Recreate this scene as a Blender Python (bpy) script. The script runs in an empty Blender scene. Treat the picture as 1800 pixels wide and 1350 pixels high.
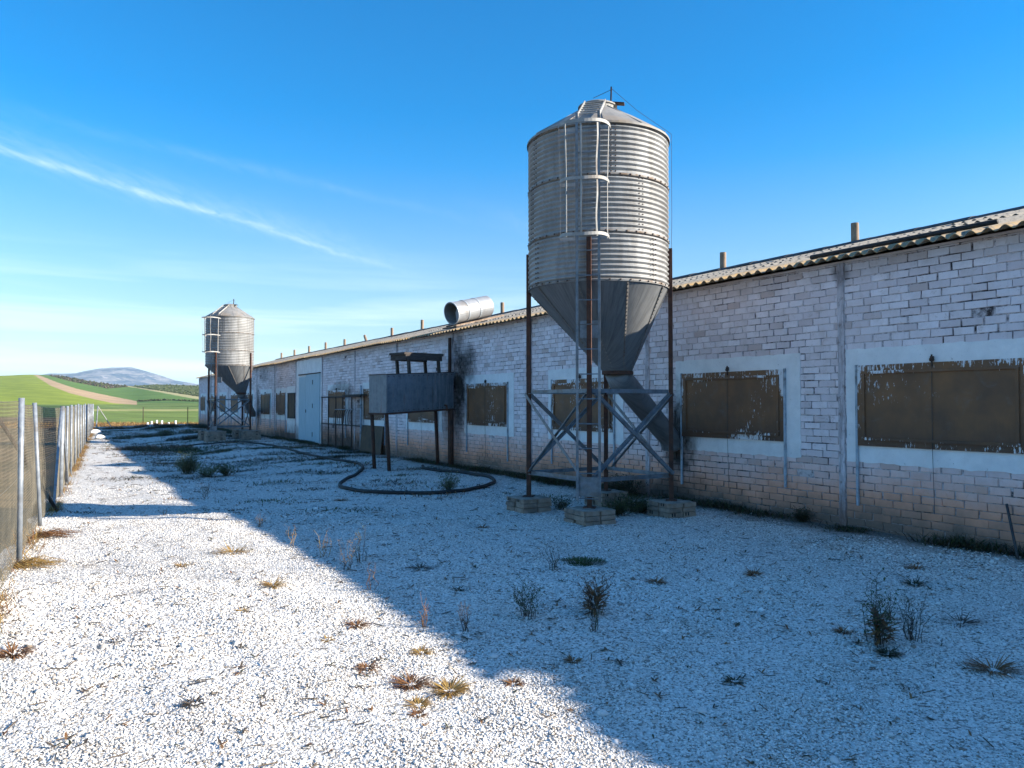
import bpy, math, random
import numpy as np
from mathutils import Vector, Matrix
R = math.radians
random.seed(7); rng = np.random.default_rng(11)
sc = bpy.context.scene
col = sc.collection

# ------------------------------------------------------------------ camera
PITCH = 1.443
CH = 1.6
cam = bpy.data.objects.new('camera', bpy.data.cameras.new('camera'))
col.objects.link(cam)
cam.location = (0, 0, CH)
cam.rotation_euler = (R(90 + PITCH), 0, 0)
cam.data.sensor_width = 36; cam.data.lens = 27
cam.data.clip_start = 0.05; cam.data.clip_end = 20000
sc.camera = cam
# ------------------------------------------------------------------ light
SUN_EL = 23.2        # degrees above the horizon
SUN_AZ = 98.5        # clockwise from the view direction (+Y)
world = bpy.data.worlds.new("World"); sc.world = world; world.use_nodes = True
sun = bpy.data.objects.new('sun', bpy.data.lights.new('sun', 'SUN'))
col.objects.link(sun)
sun.data.energy = 5.0; sun.data.angle = R(0.55); sun.data.color = (1.0, 0.91, 0.77)
sd = Vector((math.sin(R(SUN_AZ))*math.cos(R(SUN_EL)), math.cos(R(SUN_AZ))*math.cos(R(SUN_EL)), math.sin(R(SUN_EL))))
sun.rotation_euler = sd.to_track_quat('Z', 'Y').to_euler()
sc.view_settings.view_transform = 'Standard'; sc.view_settings.look = 'None'
sc.view_settings.gamma = 1.0; sc.view_settings.use_curve_mapping = False
sc.view_settings.exposure = 1.35
sc.cycles.max_bounces = 6; sc.cycles.volume_bounces = 1

# ------------------------------------------------------------------ node helper
class NT:
    def __init__(s, tree): s.t = tree; s.n = tree.nodes; s.l = tree.links
    def node(s, typ, **kw):
        nd = s.n.new(typ)
        for k, v in kw.items(): setattr(nd, k, v)
        return nd
    def put(s, sock, v):
        if isinstance(v, bpy.types.NodeSocket): s.l.new(v, sock)
        elif v is not None:
            if isinstance(v, (tuple, list)) and len(v) == 3 and sock.type == 'RGBA': v = (*v, 1)
            sock.default_value = v
    def math(s, op, a, b=None, c=None, clamp=False):
        m = s.node('ShaderNodeMath', operation=op, use_clamp=clamp)
        s.put(m.inputs[0], a)
        if b is not None: s.put(m.inputs[1], b)
        if c is not None: s.put(m.inputs[2], c)
        return m.outputs[0]
    def mix(s, f, a, b, mode='MIX'):
        m = s.node('ShaderNodeMix', data_type='RGBA', blend_type=mode, clamp_factor=True)
        s.put(m.inputs[0], f); s.put(m.inputs[6], a); s.put(m.inputs[7], b)
        return m.outputs[2]
    def ramp(s, v, lo, hi):      # linear step lo..hi -> 0..1
        m = s.node('ShaderNodeMapRange', clamp=True)
        s.put(m.inputs[0], v); m.inputs[1].default_value = lo; m.inputs[2].default_value = hi
        return m.outputs[0]
    def noise(s, vec, scale, detail=4, rough=0.55, dist=0, col=False):
        m = s.node('ShaderNodeTexNoise')
        s.put(m.inputs['Vector'], vec); m.inputs['Scale'].default_value = scale
        m.inputs['Detail'].default_value = detail; m.inputs['Roughness'].default_value = rough
        m.inputs['Distortion'].default_value = dist
        return m.outputs['Color' if col else 'Fac']
    def vor(s, vec, scale, feature='F1', out='Distance', rand=1):
        m = s.node('ShaderNodeTexVoronoi', feature=feature)
        s.put(m.inputs['Vector'], vec); m.inputs['Scale'].default_value = scale
        m.inputs['Randomness'].default_value = rand
        return m.outputs[out]
    def scale(s, vec, sc3, loc=(0, 0, 0)):
        m = s.node('ShaderNodeMapping'); s.put(m.inputs[0], vec)
        m.inputs['Scale'].default_value = sc3; m.inputs['Location'].default_value = loc
        return m.outputs[0]
    def sep(s, vec):
        m = s.node('ShaderNodeSeparateXYZ'); s.put(m.inputs[0], vec); return m.outputs
    def comb(s, x, y, z):
        m = s.node('ShaderNodeCombineXYZ')
        for i, v in enumerate((x, y, z)): s.put(m.inputs[i], v)
        return m.outputs[0]

# ------------------------------------------------------------------ world: sky and thin cirrus
w = NT(world.node_tree); w.n.clear()
sky = w.node('ShaderNodeTexSky', sky_type='NISHITA')
sky.sun_disc = False; sky.sun_elevation = R(SUN_EL); sky.sun_rotation = R(SUN_AZ)
sky.air_density = 1.0; sky.dust_density = 0.35; sky.ozone_density = 2.2; sky.altitude = 500
tc = w.node('ShaderNodeTexCoord').outputs['Generated']
dx, dy, dz = w.sep(tc)
dzc = w.math('MAXIMUM', dz, 0.02)
qx = w.math('DIVIDE', dx, dzc); qy = w.math('DIVIDE', dy, dzc)     # where the ray meets a high cloud sheet
q = w.comb(qx, qy, 0)
wob = w.math('MULTIPLY', w.math('SUBTRACT', w.noise(q, 1.1, 3), 0.5), 0.35)
fine = w.ramp(w.noise(w.scale(q, (9, 2.0, 1)), 1.5, 7, 0.7, 0.8), 0.30, 0.75)
def streak(slope, c, width, y0, y1, amp):
    d_ = w.math('ADD', w.math('SUBTRACT', qx, w.math('ADD', w.math('MULTIPLY', qy, slope), c)), wob)
    g = w.math('POWER', 2.718, w.math('MULTIPLY', w.math('POWER', w.math('DIVIDE', d_, width), 2), -1))
    inr = w.math('MULTIPLY', w.ramp(qy, y0, y0 + 0.8), w.math('SUBTRACT', 1, w.ramp(qy, y1 - 1.8, y1)))
    return w.math('MULTIPLY', w.math('MULTIPLY', g, inr), w.math('MULTIPLY', w.math('ADD', fine, 0.15), amp))
s1 = streak(0.425, -3.29, 0.058, 1.9, 6.1, 0.25)
s1b = streak(0.425, -3.20, 0.26, 1.9, 6.2, 0.10)
s2 = streak(0.925, -4.09, 0.10, 2.4, 4.6, 0.07)
s3 = streak(0.62, -2.55, 0.13, 3.6, 6.0, 0.05)
elev = w.math('ARCSINE', dz)
azm = w.math('ARCTAN2', dx, dy)
bandn = w.noise(w.comb(w.math('MULTIPLY', azm, 1.3), w.math('MULTIPLY', elev, 22), 3.1), 1.6, 5, 0.55, 0.4)
band = w.math('MULTIPLY', w.math('MULTIPLY', w.ramp(bandn, 0.45, 0.75), 0.5),
              w.math('SUBTRACT', 1, w.ramp(elev, 0.06, 0.2)))
band = w.math('MULTIPLY', band, w.ramp(azm, 0.5, -0.1))
cl = w.math('ADD', w.math('ADD', w.math('ADD', s1, s1b), s2), w.math('ADD', s3, band), clamp=True)
hs = w.node('ShaderNodeHueSaturation'); w.put(hs.inputs['Color'], sky.outputs[0])
hi = w.ramp(elev, 0.03, 0.30)
w.put(hs.inputs['Saturation'], w.math('SUBTRACT', w.math('ADD', 1.12, w.math('MULTIPLY', hi, 0.40)), w.math('MULTIPLY', w.ramp(elev, 0.5, 0.9), 0.26)))
w.put(hs.inputs['Value'], w.math('ADD', w.math('ADD', 0.87, w.math('MULTIPLY', hi, 0.50)), w.math('MULTIPLY', w.ramp(elev, 0.5, 0.9), 0.35)))
hs.inputs['Hue'].default_value = 0.501
skyc = w.mix(cl, hs.outputs[0], (9.0, 9.4, 9.6))
bg = w.node('ShaderNodeBackground'); w.put(bg.inputs[0], skyc); bg.inputs[1].default_value = 0.073
w.l.new(bg.outputs[0], w.node('ShaderNodeOutputWorld').inputs[0])

# ------------------------------------------------------------------ materials
def new_mat(name):
    m = bpy.data.materials.new(name); m.use_nodes = True
    t = NT(m.node_tree)
    b = m.node_tree.nodes['Principled BSDF']
    b.inputs['Roughness'].default_value = 0.85
    return m, t, b
def bump(t, b, h, strength=0.5, dist=0.01):
    n = t.node('ShaderNodeBump'); n.inputs['Strength'].default_value = strength
    n.inputs['Distance'].default_value = dist
    t.put(n.inputs['Height'], h); t.l.new(n.outputs[0], b.inputs['Normal'])
def objco(t): return t.node('ShaderNodeTexCoord').outputs['Object']
def geopos(t): return t.node('ShaderNodeNewGeometry').outputs['Position']

def simple(name, c1, c2, scale=8, rough=0.8, metal=0, stretch=(1, 1, 1), bs=0.3, bd=0.004, third=None, lo=0.35, hi=0.65):
    m, t, b = new_mat(name)
    o = t.scale(objco(t), stretch)
    n = t.noise(o, scale, 6, 0.62)
    c = t.mix(t.ramp(n, lo, hi), c1, c2)
    if third:
        n2 = t.noise(o, scale*0.35, 5, 0.6, 0.5)
        c = t.mix(t.math('MULTIPLY', t.ramp(n2, 0.5, 0.68), 0.8), c, third)
    t.put(b.inputs['Base Color'], c)
    b.inputs['Roughness'].default_value = rough; b.inputs['Metallic'].default_value = metal
    bump(t, b, n, bs, bd)
    return m

M = {}
M['rust'] = simple('rusty_steel', (0.055, 0.024, 0.016), (0.10, 0.040, 0.022), 14, 0.88, third=(0.030, 0.016, 0.013))
M['rust_dark'] = simple('dark_rust', (0.035, 0.022, 0.018), (0.07, 0.040, 0.028), 12, 0.9)
M['galv'] = simple('galvanised_bar', (0.11, 0.13, 0.15), (0.22, 0.245, 0.27), 9, 0.5, 0.35, third=(0.15, 0.12, 0.10))
M['cage'] = simple('pale_strap', (0.25, 0.245, 0.23), (0.38, 0.37, 0.35), 6, 0.65, 0.15, third=(0.17, 0.13, 0.10))
M['hose'] = simple('black_hose', (0.008, 0.009, 0.010), (0.018, 0.018, 0.02), 6, 0.75)
M['wood_dark'] = simple('weathered_wood', (0.035, 0.028, 0.024), (0.08, 0.065, 0.055), 7, 0.9, stretch=(1, 1, 6))
M['vent'] = simple('fibre_pipe', (0.19, 0.125, 0.08), (0.34, 0.25, 0.18), 7, 0.9, stretch=(3, 3, 1), third=(0.09, 0.07, 0.055))
M['ridge'] = simple('dark_ridge', (0.035, 0.036, 0.04), (0.08, 0.08, 0.08), 5, 0.9)
M['concrete'] = simple('concrete', (0.17, 0.145, 0.12), (0.30, 0.26, 0.22), 6, 0.95, third=(0.12, 0.11, 0.095))
M['fence_post'] = simple('galvanised_post', (0.19, 0.215, 0.25), (0.30, 0.33, 0.365), 10, 0.5, 0.3, third=(0.14, 0.13, 0.12))
M['fence_wire'] = simple('fence_wire', (0.11, 0.10, 0.075), (0.18, 0.155, 0.11), 3, 0.6, 0.2)
M['white_tube'] = simple('white_tube', (0.75, 0.75, 0.72), (0.8, 0.8, 0.78), 5, 0.6)
M['cable'] = simple('cable', (0.03, 0.03, 0.035), (0.06, 0.06, 0.06), 5, 0.8)
M['bluepipe'] = simple('pale_blue_rail', (0.30, 0.36, 0.42), (0.42, 0.47, 0.52), 14, 0.7, third=(0.10, 0.09, 0.08))
def pil_mat():
    m, t, b = new_mat('pilaster_render')
    o = objco(t); x, y, z = t.sep(o)
    oi = t.math('MULTIPLY', t.node('ShaderNodeObjectInfo').outputs['Random'], 31.0)
    v = t.comb(t.math('ADD', x, oi), y, z)
    n = t.noise(t.scale(v, (6, 2, 0.8)), 4, 7, 0.75); n2 = t.noise(v, 14, 5, 0.7)
    c = t.mix(t.ramp(n, 0.38, 0.62), (0.66, 0.60, 0.62), (0.32, 0.27, 0.27))
    c = t.mix(t.math('MULTIPLY', t.ramp(n2, 0.55, 0.66), 0.6), c, (0.13, 0.085, 0.065))
    lw = t.math('SUBTRACT', 1, t.ramp(t.math('ADD', z, t.math('MULTIPLY', n2, 0.4)), 0.35, 0.75))
    c = t.mix(t.math('MULTIPLY', lw, 0.8), c, (0.16, 0.075, 0.045))
    up = t.ramp(t.math('ADD', z, t.math('MULTIPLY', n2, 0.3)), 3.2, 3.45)
    c = t.mix(t.math('MULTIPLY', up, 0.5), c, (0.06, 0.045, 0.04))
    t.put(b.inputs['Base Color'], c); b.inputs['Roughness'].default_value = 0.95
    bump(t, b, t.math('ADD', n, n2), 0.7, 0.01); return m
M['pilaster'] = pil_mat()
M['pilaster_old'] = simple('pilaster_render', (0.34, 0.32, 0.32), (0.50, 0.47, 0.46), 9, 0.95, stretch=(2, 2, 0.6), bs=0.6, bd=0.006, third=(0.14, 0.11, 0.095))
M['board'] = simple('brown_board', (0.060, 0.036, 0.019), (0.10, 0.060, 0.030), 5, 0.8, third=(0.04, 0.03, 0.022))
M['pale_sheet'] = simple('pale_metal_sheet', (0.27, 0.28, 0.30), (0.36, 0.37, 0.38), 4, 0.55, 0.25, third=(0.19, 0.17, 0.15))
M['hood_end'] = simple('grey_metal', (0.30, 0.34, 0.38), (0.40, 0.43, 0.46), 4, 0.6, 0.2)

def plaster():
    m, t, b = new_mat('white_render')
    o = objco(t)
    n = t.noise(o, 3.0, 7, 0.65); n2 = t.noise(o, 38, 4, 0.6)
    c = t.mix(t.ramp(n, 0.35, 0.7), (0.84, 0.825, 0.81), (0.68, 0.665, 0.655))
    pits = t.ramp(t.noise(o, 24, 3, 0.7), 0.70, 0.74)
    c = t.mix(t.math('MULTIPLY', pits, 0.7), c, (0.16, 0.14, 0.12))
    t.put(b.inputs['Base Color'], soot(t, c)); b.inputs['Roughness'].default_value = 0.95
    bump(t, b, t.math('ADD', n2, n), 0.5, 0.006)
    return m

# stains on the shed front, given along the wall (x), up it (z): centre, half sizes, strength
STAINS = [(11.15, 2.0, 0.50, 1.5, 1.0), (10.75, 2.6, 0.6, 0.5, 0.9), (11.7, 1.4, 0.8, 0.9, 0.5),
          (3.05, 1.05, 0.42, 0.85, 1.0), (3.2, 0.15, 0.8, 0.4, 0.7),
          (20.3, 0.25, 3.2, 0.5, 0.85), (27.5, 0.15, 4.5, 0.38, 0.7), (20.7, 2.0, 1.4, 0.42, 0.8), (19.2, 1.2, 1.5, 0.9, 0.55), (21.6, 0.4, 2.6, 0.6, 0.6),
          (34.3, 1.2, 0.6, 1.3, 0.85), (33.0, 3.0, 1.2, 0.4, 0.4), (26.8, 0.3, 2.5, 0.45, 0.5), (0.0, 3.3, 0.14, 0.14, 0.55)]
def soot(t, c):
    o = objco(t); x, y, z = t.sep(o)
    nn = t.math('MULTIPLY', t.math('SUBTRACT', t.noise(o, 2.6, 6, 0.68, 0.4), 0.5), 2.4)
    tot = None
    for (cx, cz, rx, rz, a) in STAINS:
        ex = t.math('POWER', t.math('DIVIDE', t.math('SUBTRACT', x, cx), rx), 2)
        ez = t.math('POWER', t.math('DIVIDE', t.math('SUBTRACT', z, cz), rz), 2)
        f = t.math('SUBTRACT', 1.15, t.math('ADD', ex, ez))
        f = t.math('MULTIPLY', t.ramp(t.math('ADD', f, nn), -0.1, 1.1), a)
        tot = f if tot is None else t.math('MAXIMUM', tot, f)
    return t.mix(tot, c, (0.035, 0.027, 0.022))
def brick_mat():
    m, t, b = new_mat('whitewashed_brick')
    o = objco(t); x, y, z = t.sep(o)
    at = t.node('ShaderNodeAttribute', attribute_name='tone').outputs['Fac']
    big = t.noise(o, 0.7, 5, 0.6); mid = t.noise(o, 5, 6, 0.65); fn = t.noise(o, 45, 4, 0.7)
    c = t.mix(at, (0.86, 0.765, 0.775), (0.66, 0.555, 0.56))
    c = t.mix(t.math('MULTIPLY', t.ramp(t.math('ADD', at, t.math('MULTIPLY', big, 0.25)), 1.04, 1.09), 0.4), c, (0.45, 0.30, 0.23))
    rn = t.noise(t.scale(o, (7, 1, 0.45)), 1.7, 6, 0.7)
    c = t.mix(t.math('MULTIPLY', t.ramp(rn, 0.55, 0.72), 0.22), c, (0.34, 0.28, 0.26))
    pk = t.ramp(t.noise(o, 9, 6, 0.8, 0.8), 0.585, 0.62)
    c = t.mix(t.math('MULTIPLY', pk, 0.38), c, (0.42, 0.30, 0.25))
    c = t.mix(t.math('MULTIPLY', t.ramp(mid, 0.48, 0.74), 0.45), c, (0.50, 0.39, 0.345))
    c = t.mix(t.math('MULTIPLY', t.ramp(fn, 0.62, 0.72), 0.45), c, (0.22, 0.15, 0.12))
    # bare brick where the wash is gone: the foot of the wall
    wv = t.math('ADD', z, t.math('MULTIPLY', t.math('SUBTRACT', t.noise(o, 1.1, 5, 0.65), 0.5), 0.75))
    wv = t.math('ADD', wv, t.math('MULTIPLY', t.math('SUBTRACT', at, 0.5), 0.10))
    low = t.math('SUBTRACT', 1, t.ramp(wv, 0.40, 0.98))
    c = t.mix(t.math('MULTIPLY', low, 0.85), c, t.mix(mid, (0.82, 0.335, 0.17), (0.60, 0.25, 0.13)))
    foot = t.math('SUBTRACT', 1, t.ramp(wv, 0.08, 0.42))
    c = t.mix(t.math('MULTIPLY', foot, 0.85), c, t.mix(fn, (0.07, 0.065, 0.05), (0.14, 0.12, 0.10)))
    # run-off under the eave
    ev = t.math('ADD', z, t.math('MULTIPLY', t.math('SUBTRACT', t.noise(o, 2.2, 5, 0.7), 0.5), 0.5))
    c = t.mix(t.math('MULTIPLY', t.ramp(ev, 3.12, 3.38), 0.5), c, (0.30, 0.24, 0.20))
    t.put(b.inputs['Base Color'], soot(t, c)); b.inputs['Roughness'].default_value = 0.93
    bump(t, b, t.math('ADD', t.math('MULTIPLY', mid, 1.5), fn), 0.55, 0.006)
    return m
def joint_mat():
    m, t, b = new_mat('mortar_joint')
    o = objco(t); x, y, z = t.sep(o)
    n = t.noise(o, 2.6, 6, 0.7); n2 = t.noise(o, 17, 4, 0.7)
    n0 = t.noise(o, 0.55, 4, 0.6)
    f = t.ramp(t.math('ADD', t.math('ADD', t.math('MULTIPLY', n, 0.5), t.math('MULTIPLY', n2, 0.5)), t.math('MULTIPLY', t.math('SUBTRACT', n0, 0.5), 0.5)), 0.43, 0.58)
    c = t.mix(f, (0.66, 0.58, 0.58), (0.05, 0.036, 0.034))
    low = t.math('SUBTRACT', 1, t.ramp(z, 0.3, 0.8))
    c = t.mix(t.math('MULTIPLY', low, 0.6), c, (0.14, 0.10, 0.075))
    t.put(b.inputs['Base Color'], soot(t, c)); b.inputs['Roughness'].default_value = 1
    bump(t, b, n2, 0.8, 0.01)
    return m
M['plaster'] = plaster(); M['brick'] = brick_mat(); M['joint'] = joint_mat()

def roof_mat():
    m, t, b = new_mat('corrugated_fibre_cement')
    o = objco(t); x, y, z = t.sep(o)
    n = t.noise(o, 3.5, 6, 0.7); f = t.noise(o, 30, 4, 0.7); sp = t.noise(o, 12, 5, 0.75)
    c = t.mix(t.ramp(n, 0.3, 0.7), (0.25, 0.22, 0.18), (0.36, 0.32, 0.26))
    c = t.mix(t.math('MULTIPLY', t.ramp(sp, 0.52, 0.62), 0.75), c, (0.075, 0.068, 0.06))
    li = t.math('MULTIPLY', t.ramp(y, -0.7, 0.12), t.ramp(sp, 0.62, 0.40))
    c = t.mix(t.math('MULTIPLY', li, 0.85), c, (0.42, 0.25, 0.075))
    t.put(b.inputs['Base Color'], c); b.inputs['Roughness'].default_value = 0.95
    bump(t, b, t.math('ADD', n, f), 0.5, 0.006)
    return m
M['roof'] = roof_mat()

def shutter_mat():
    m, t, b = new_mat('peeling_brown_paint')
    o = objco(t); x, y, z = t.sep(o)
    oi = t.node('ShaderNodeObjectInfo').outputs['Random']
    off = t.math('MULTIPLY', oi, 57.0)
    v = t.comb(t.math('ADD', x, off), y, t.math('ADD', z, off))
    base = t.mix(t.ramp(t.noise(v, 2.3, 6, 0.6), 0.3, 0.7), (0.25, 0.115, 0.045), (0.125, 0.066, 0.036))
    base = t.mix(t.math('MULTIPLY', t.ramp(t.noise(v, 5, 6, 0.7, 0.6), 0.55, 0.72), 0.45), base, (0.19, 0.155, 0.13))
    wet = t.math('MULTIPLY', t.math('SUBTRACT', 1, t.ramp(t.math('ADD', z, t.math('MULTIPLY', t.noise(t.scale(v, (6, 1, 1)), 3, 5, 0.7), 0.3)), -0.28, 0.02)), 0.55)
    base = t.mix(wet, base, (0.055, 0.035, 0.026))
    # flakes: more along the edges, streaked downwards
    ax = t.math('ABSOLUTE', x); az = t.math('ABSOLUTE', z)
    ex = t.ramp(ax, 0.90, 1.0); ez = t.ramp(az, 0.34, 0.47)
    edge = t.math('MAXIMUM', ex, ez)
    big = t.noise(v, 1.4, 3, 0.5)
    st = t.noise(t.scale(v, (9, 1, 2.2)), 3.2, 6, 0.75)
    fl = t.math('ADD', t.math('ADD', st, t.math('ADD', t.math('MULTIPLY', edge, 0.14), t.math('MULTIPLY', t.ramp(z, 0.20, 0.45), 0.035))), t.math('MULTIPLY', t.math('SUBTRACT', big, 0.52), 0.85))
    k = t.ramp(fl, 0.685, 0.70)
    base = t.mix(k, base, t.mix(st, (0.75, 0.75, 0.76), (0.62, 0.62, 0.64)))
    t.put(b.inputs['Base Color'], base); b.inputs['Roughness'].default_value = 0.75
    bump(t, b, t.math('ADD', st, t.math('MULTIPLY', k, -0.6)), 0.35, 0.004)
    return m
M['shutter'] = shutter_mat()

def door_mat():
    m, t, b = new_mat('pale_blue_paint')
    o = objco(t); x, y, z = t.sep(o)
    n = t.noise(t.scale(o, (4, 1, 0.7)), 2.2, 6, 0.7)
    c = t.mix(t.ramp(n, 0.35, 0.7), (0.27, 0.42, 0.50), (0.37, 0.51, 0.58))
    c = t.mix(t.math('MULTIPLY', t.ramp(t.noise(t.scale(o, (5, 1, 1)), 4, 6, 0.75), 0.6, 0.7), 0.5), c, (0.12, 0.15, 0.16))
    t.put(b.inputs['Base Color'], c); b.inputs['Roughness'].default_value = 0.6
    bump(t, b, n, 0.3, 0.004); return m
M['door'] = door_mat()

def silo_mat(name, streaks):
    m, t, b = new_mat(name)
    o = objco(t); x, y, z = t.sep(o)
    ang = t.math('ARCTAN2', y, x)
    cyl = t.comb(t.math('MULTIPLY', t.math('COSINE', ang), 1.0), t.math('MULTIPLY', t.math('SINE', ang), 1.0), t.math('MULTIPLY', z, 0.12))
    st = t.noise(cyl, 9 if not streaks else 22, 6, 0.72)
    pl = t.noise(o, 1.3, 5, 0.6); sp = t.noise(o, 40, 3, 0.7)
    c = t.mix(t.ramp(pl, 0.35, 0.7), (0.36, 0.36, 0.355), (0.23, 0.23, 0.228))
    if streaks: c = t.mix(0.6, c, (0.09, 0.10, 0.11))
    c = t.mix(t.math('MULTIPLY', t.ramp(st, 0.45, 0.66), 0.6), c, (0.15, 0.14, 0.13) if not streaks else (0.055, 0.06, 0.065))  # on the cone, brushed reflection lines are put into the colour as dark streaks
    c = t.mix(t.math('MULTIPLY', t.ramp(t.noise(o, 7, 6, 0.75), 0.60, 0.75), 0.35), c, (0.17, 0.115, 0.08))
    t.put(b.inputs['Base Color'], c)
    b.inputs['Metallic'].default_value = 0.15
    t.put(b.inputs['Roughness'], t.math('ADD', 0.45, t.math('MULTIPLY', sp, 0.25)))
    bump(t, b, st, 0.18 if not streaks else 0.3, 0.004)
    return m
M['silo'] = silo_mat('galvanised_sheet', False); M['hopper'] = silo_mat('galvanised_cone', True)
M['silo_roof'] = simple('silo_roof_sheet', (0.20, 0.195, 0.185), (0.28, 0.27, 0.255), 5, 0.7, 0.15, third=(0.26, 0.20, 0.14))
def tank_mat():
    m, t, b = new_mat('weathered_tank_sheet')
    o = objco(t); x, y, z = t.sep(o)
    st = t.noise(t.scale(o, (10, 10, 0.6)), 1.6, 6, 0.75); n = t.noise(o, 4, 6, 0.7)
    c = t.mix(t.ramp(n, 0.35, 0.65), (0.10, 0.125, 0.15), (0.19, 0.22, 0.245))
    rt = t.math('MULTIPLY', t.ramp(st, 0.50, 0.62), t.math('ADD', 0.35, t.math('MULTIPLY', t.ramp(x, 1.2, 1.5), 0.65)))
    c = t.mix(rt, c, (0.34, 0.37, 0.40))
    c = t.mix(t.math('MULTIPLY', t.ramp(t.math('ADD', st, t.math('MULTIPLY', n, 0.3)), 0.70, 0.80), 0.7), c, (0.11, 0.055, 0.035))
    t.put(b.inputs['Base Color'], c); b.inputs['Metallic'].default_value = 0.25; b.inputs['Roughness'].default_value = 0.55
    bump(t, b, st, 0.25, 0.006); return m
M['tank'] = tank_mat()
M['tank_old'] = simple('grey_tank_sheet', (0.13, 0.165, 0.19), (0.19, 0.225, 0.25), 3, 0.5, 0.35, stretch=(2, 2, 0.6), third=(0.20, 0.23, 0.25))
M['tank_rim'] = simple('tank_rim', (0.04, 0.035, 0.035), (0.08, 0.06, 0.05), 9, 0.8)
M['brick_bare'] = simple('bare_hollow_brick', (0.25, 0.17, 0.12), (0.36, 0.28, 0.22), 9, 0.95, bs=0.7, bd=0.008, third=(0.12, 0.10, 0.085))
M['hole'] = simple('hole_dark', (0.01, 0.01, 0.01), (0.015, 0.013, 0.012), 4, 1)

def gravel_ground():
    m, t, b = new_mat('white_limestone_gravel')
    p = geopos(t)
    n1 = t.noise(p, 0.35, 5, 0.6); n2 = t.noise(p, 1.6, 6, 0.7); n3 = t.noise(p, 11, 5, 0.7)
    v1 = t.vor(p, 46, 'F1'); cc = t.vor(p, 46, 'F1', 'Color'); v2 = t.vor(p, 95, 'F1')
    tone = t.sep(cc)[0]
    c = t.mix(tone, (0.74, 0.71, 0.665), (0.54, 0.51, 0.47))
    gap = t.ramp(t.math('ADD', v1, t.math('MULTIPLY', t.math('SUBTRACT', n3, 0.5), 0.5)), 0.50, 0.72)
    c = t.mix(t.math('MULTIPLY', gap, 0.85), c, (0.16, 0.145, 0.125))
    dirt = t.ramp(t.math('ADD', t.math('MULTIPLY', n1, 0.5), t.math('MULTIPLY', n2, 0.5)), 0.52, 0.66)
    c = t.mix(t.math('MULTIPLY', dirt, 0.55), c, (0.23, 0.185, 0.145))
    spots = t.ramp(t.math('ADD', t.math('MULTIPLY', n3, 0.55), t.math('MULTIPLY', n2, 0.45)), 0.58, 0.63)
    c = t.mix(t.math('MULTIPLY', spots, 0.45), c, (0.13, 0.11, 0.09))
    # a soil-stained margin along the foot of the shed
    x, y, z = t.sep(p)
    wd = t.math('MULTIPLY', t.math('SUBTRACT', t.math('SUBTRACT', 10.2, t.math('MULTIPLY', y, 0.589)), x), 0.862)
    wd = t.math('ADD', wd, t.math('MULTIPLY', t.math('SUBTRACT', n2, 0.5), 1.6))
    c = t.mix(t.math('MULTIPLY', t.ramp(wd, 0.75, 0.15), 0.85), c, (0.085, 0.07, 0.055))
    t.put(b.inputs['Base Color'], c); b.inputs['Roughness'].default_value = 0.95
    h = t.math('SUBTRACT', 1, v1)
    bump(t, b, t.math('ADD', t.math('ADD', h, t.math('MULTIPLY', v2, -0.4)), t.math('MULTIPLY', n2, 1.2)), 0.8, 0.012)
    return m
M['gravel'] = gravel_ground()
def stone_mat():
    m, t, b = new_mat('crushed_limestone')
    at = t.node('ShaderNodeAttribute', attribute_name='tone').outputs['Fac']
    r_ = t.node('ShaderNodeValToRGB'); t.put(r_.inputs[0], at)
    e = r_.color_ramp.elements
    e[0].position = 0; e[0].color = (0.15, 0.13, 0.105, 1); e[1].position = 1; e[1].color = (0.84, 0.815, 0.775, 1)
    for p_, c_ in ((0.07, (0.27, 0.225, 0.18, 1)), (0.20, (0.47, 0.44, 0.405, 1)), (0.6, (0.73, 0.70, 0.66, 1))):
        k = e.new(p_); k.color = c_
    t.put(b.inputs['Base Color'], r_.outputs[0]); b.inputs['Roughness'].default_value = 0.9
    return m
M['stone'] = stone_mat()

def terrain_mat():
    m, t, b = new_mat('farmland')
    p = geopos(t)
    at = t.node('ShaderNodeAttribute', attribute_name='field').outputs['Color']
    n = t.noise(p, 0.06, 6, 0.65); f = t.noise(p, 1.4, 6, 0.75)
    rows = t.node('ShaderNodeTexWave', wave_type='BANDS', bands_direction='DIAGONAL')
    t.put(rows.inputs['Vector'], p); rows.inputs['Scale'].default_value = 0.055
    rows.inputs['Distortion'].default_value = 5; rows.inputs['Detail'].default_value = 3
    rows.inputs['Detail Scale'].default_value = 0.6
    c = t.mix(t.ramp(n, 0.3, 0.7), t.mix(1, at, (0.82, 0.84, 0.8), 'MULTIPLY'), t.mix(1, at, (1.15, 1.12, 1.1), 'MULTIPLY'))
    c = t.mix(t.math('MULTIPLY', rows.outputs['Fac'], 0.38), c, t.mix(1, at, (0.6, 0.65, 0.6), 'MULTIPLY'))
    sc_ = t.node('ShaderNodeAttribute', attribute_name='scrub').outputs['Fac']
    sp = t.math('MULTIPLY', t.ramp(t.noise(p, 0.28, 4, 0.8), 0.46, 0.52), sc_)
    c = t.mix(sp, c, (0.022, 0.036, 0.014))
    fm = t.noise(t.scale(p, (1, 0.35, 1)), 0.35, 6, 0.8)
    c = t.mix(t.math('MULTIPLY', t.ramp(fm, 0.5, 0.66), 0.45), c, t.mix(1, at, (0.62, 0.66, 0.55), 'MULTIPLY'))
    c = t.mix(t.math('MULTIPLY', t.ramp(f, 0.45, 0.7), 0.4), c, t.mix(1, at, (0.55, 0.5, 0.45), 'MULTIPLY'))
    t.put(b.inputs['Base Color'], c); b.inputs['Roughness'].default_value = 1
    b.inputs['Specular IOR Level'].default_value = 0.1
    return m
M['terrain'] = terrain_mat()
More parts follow.
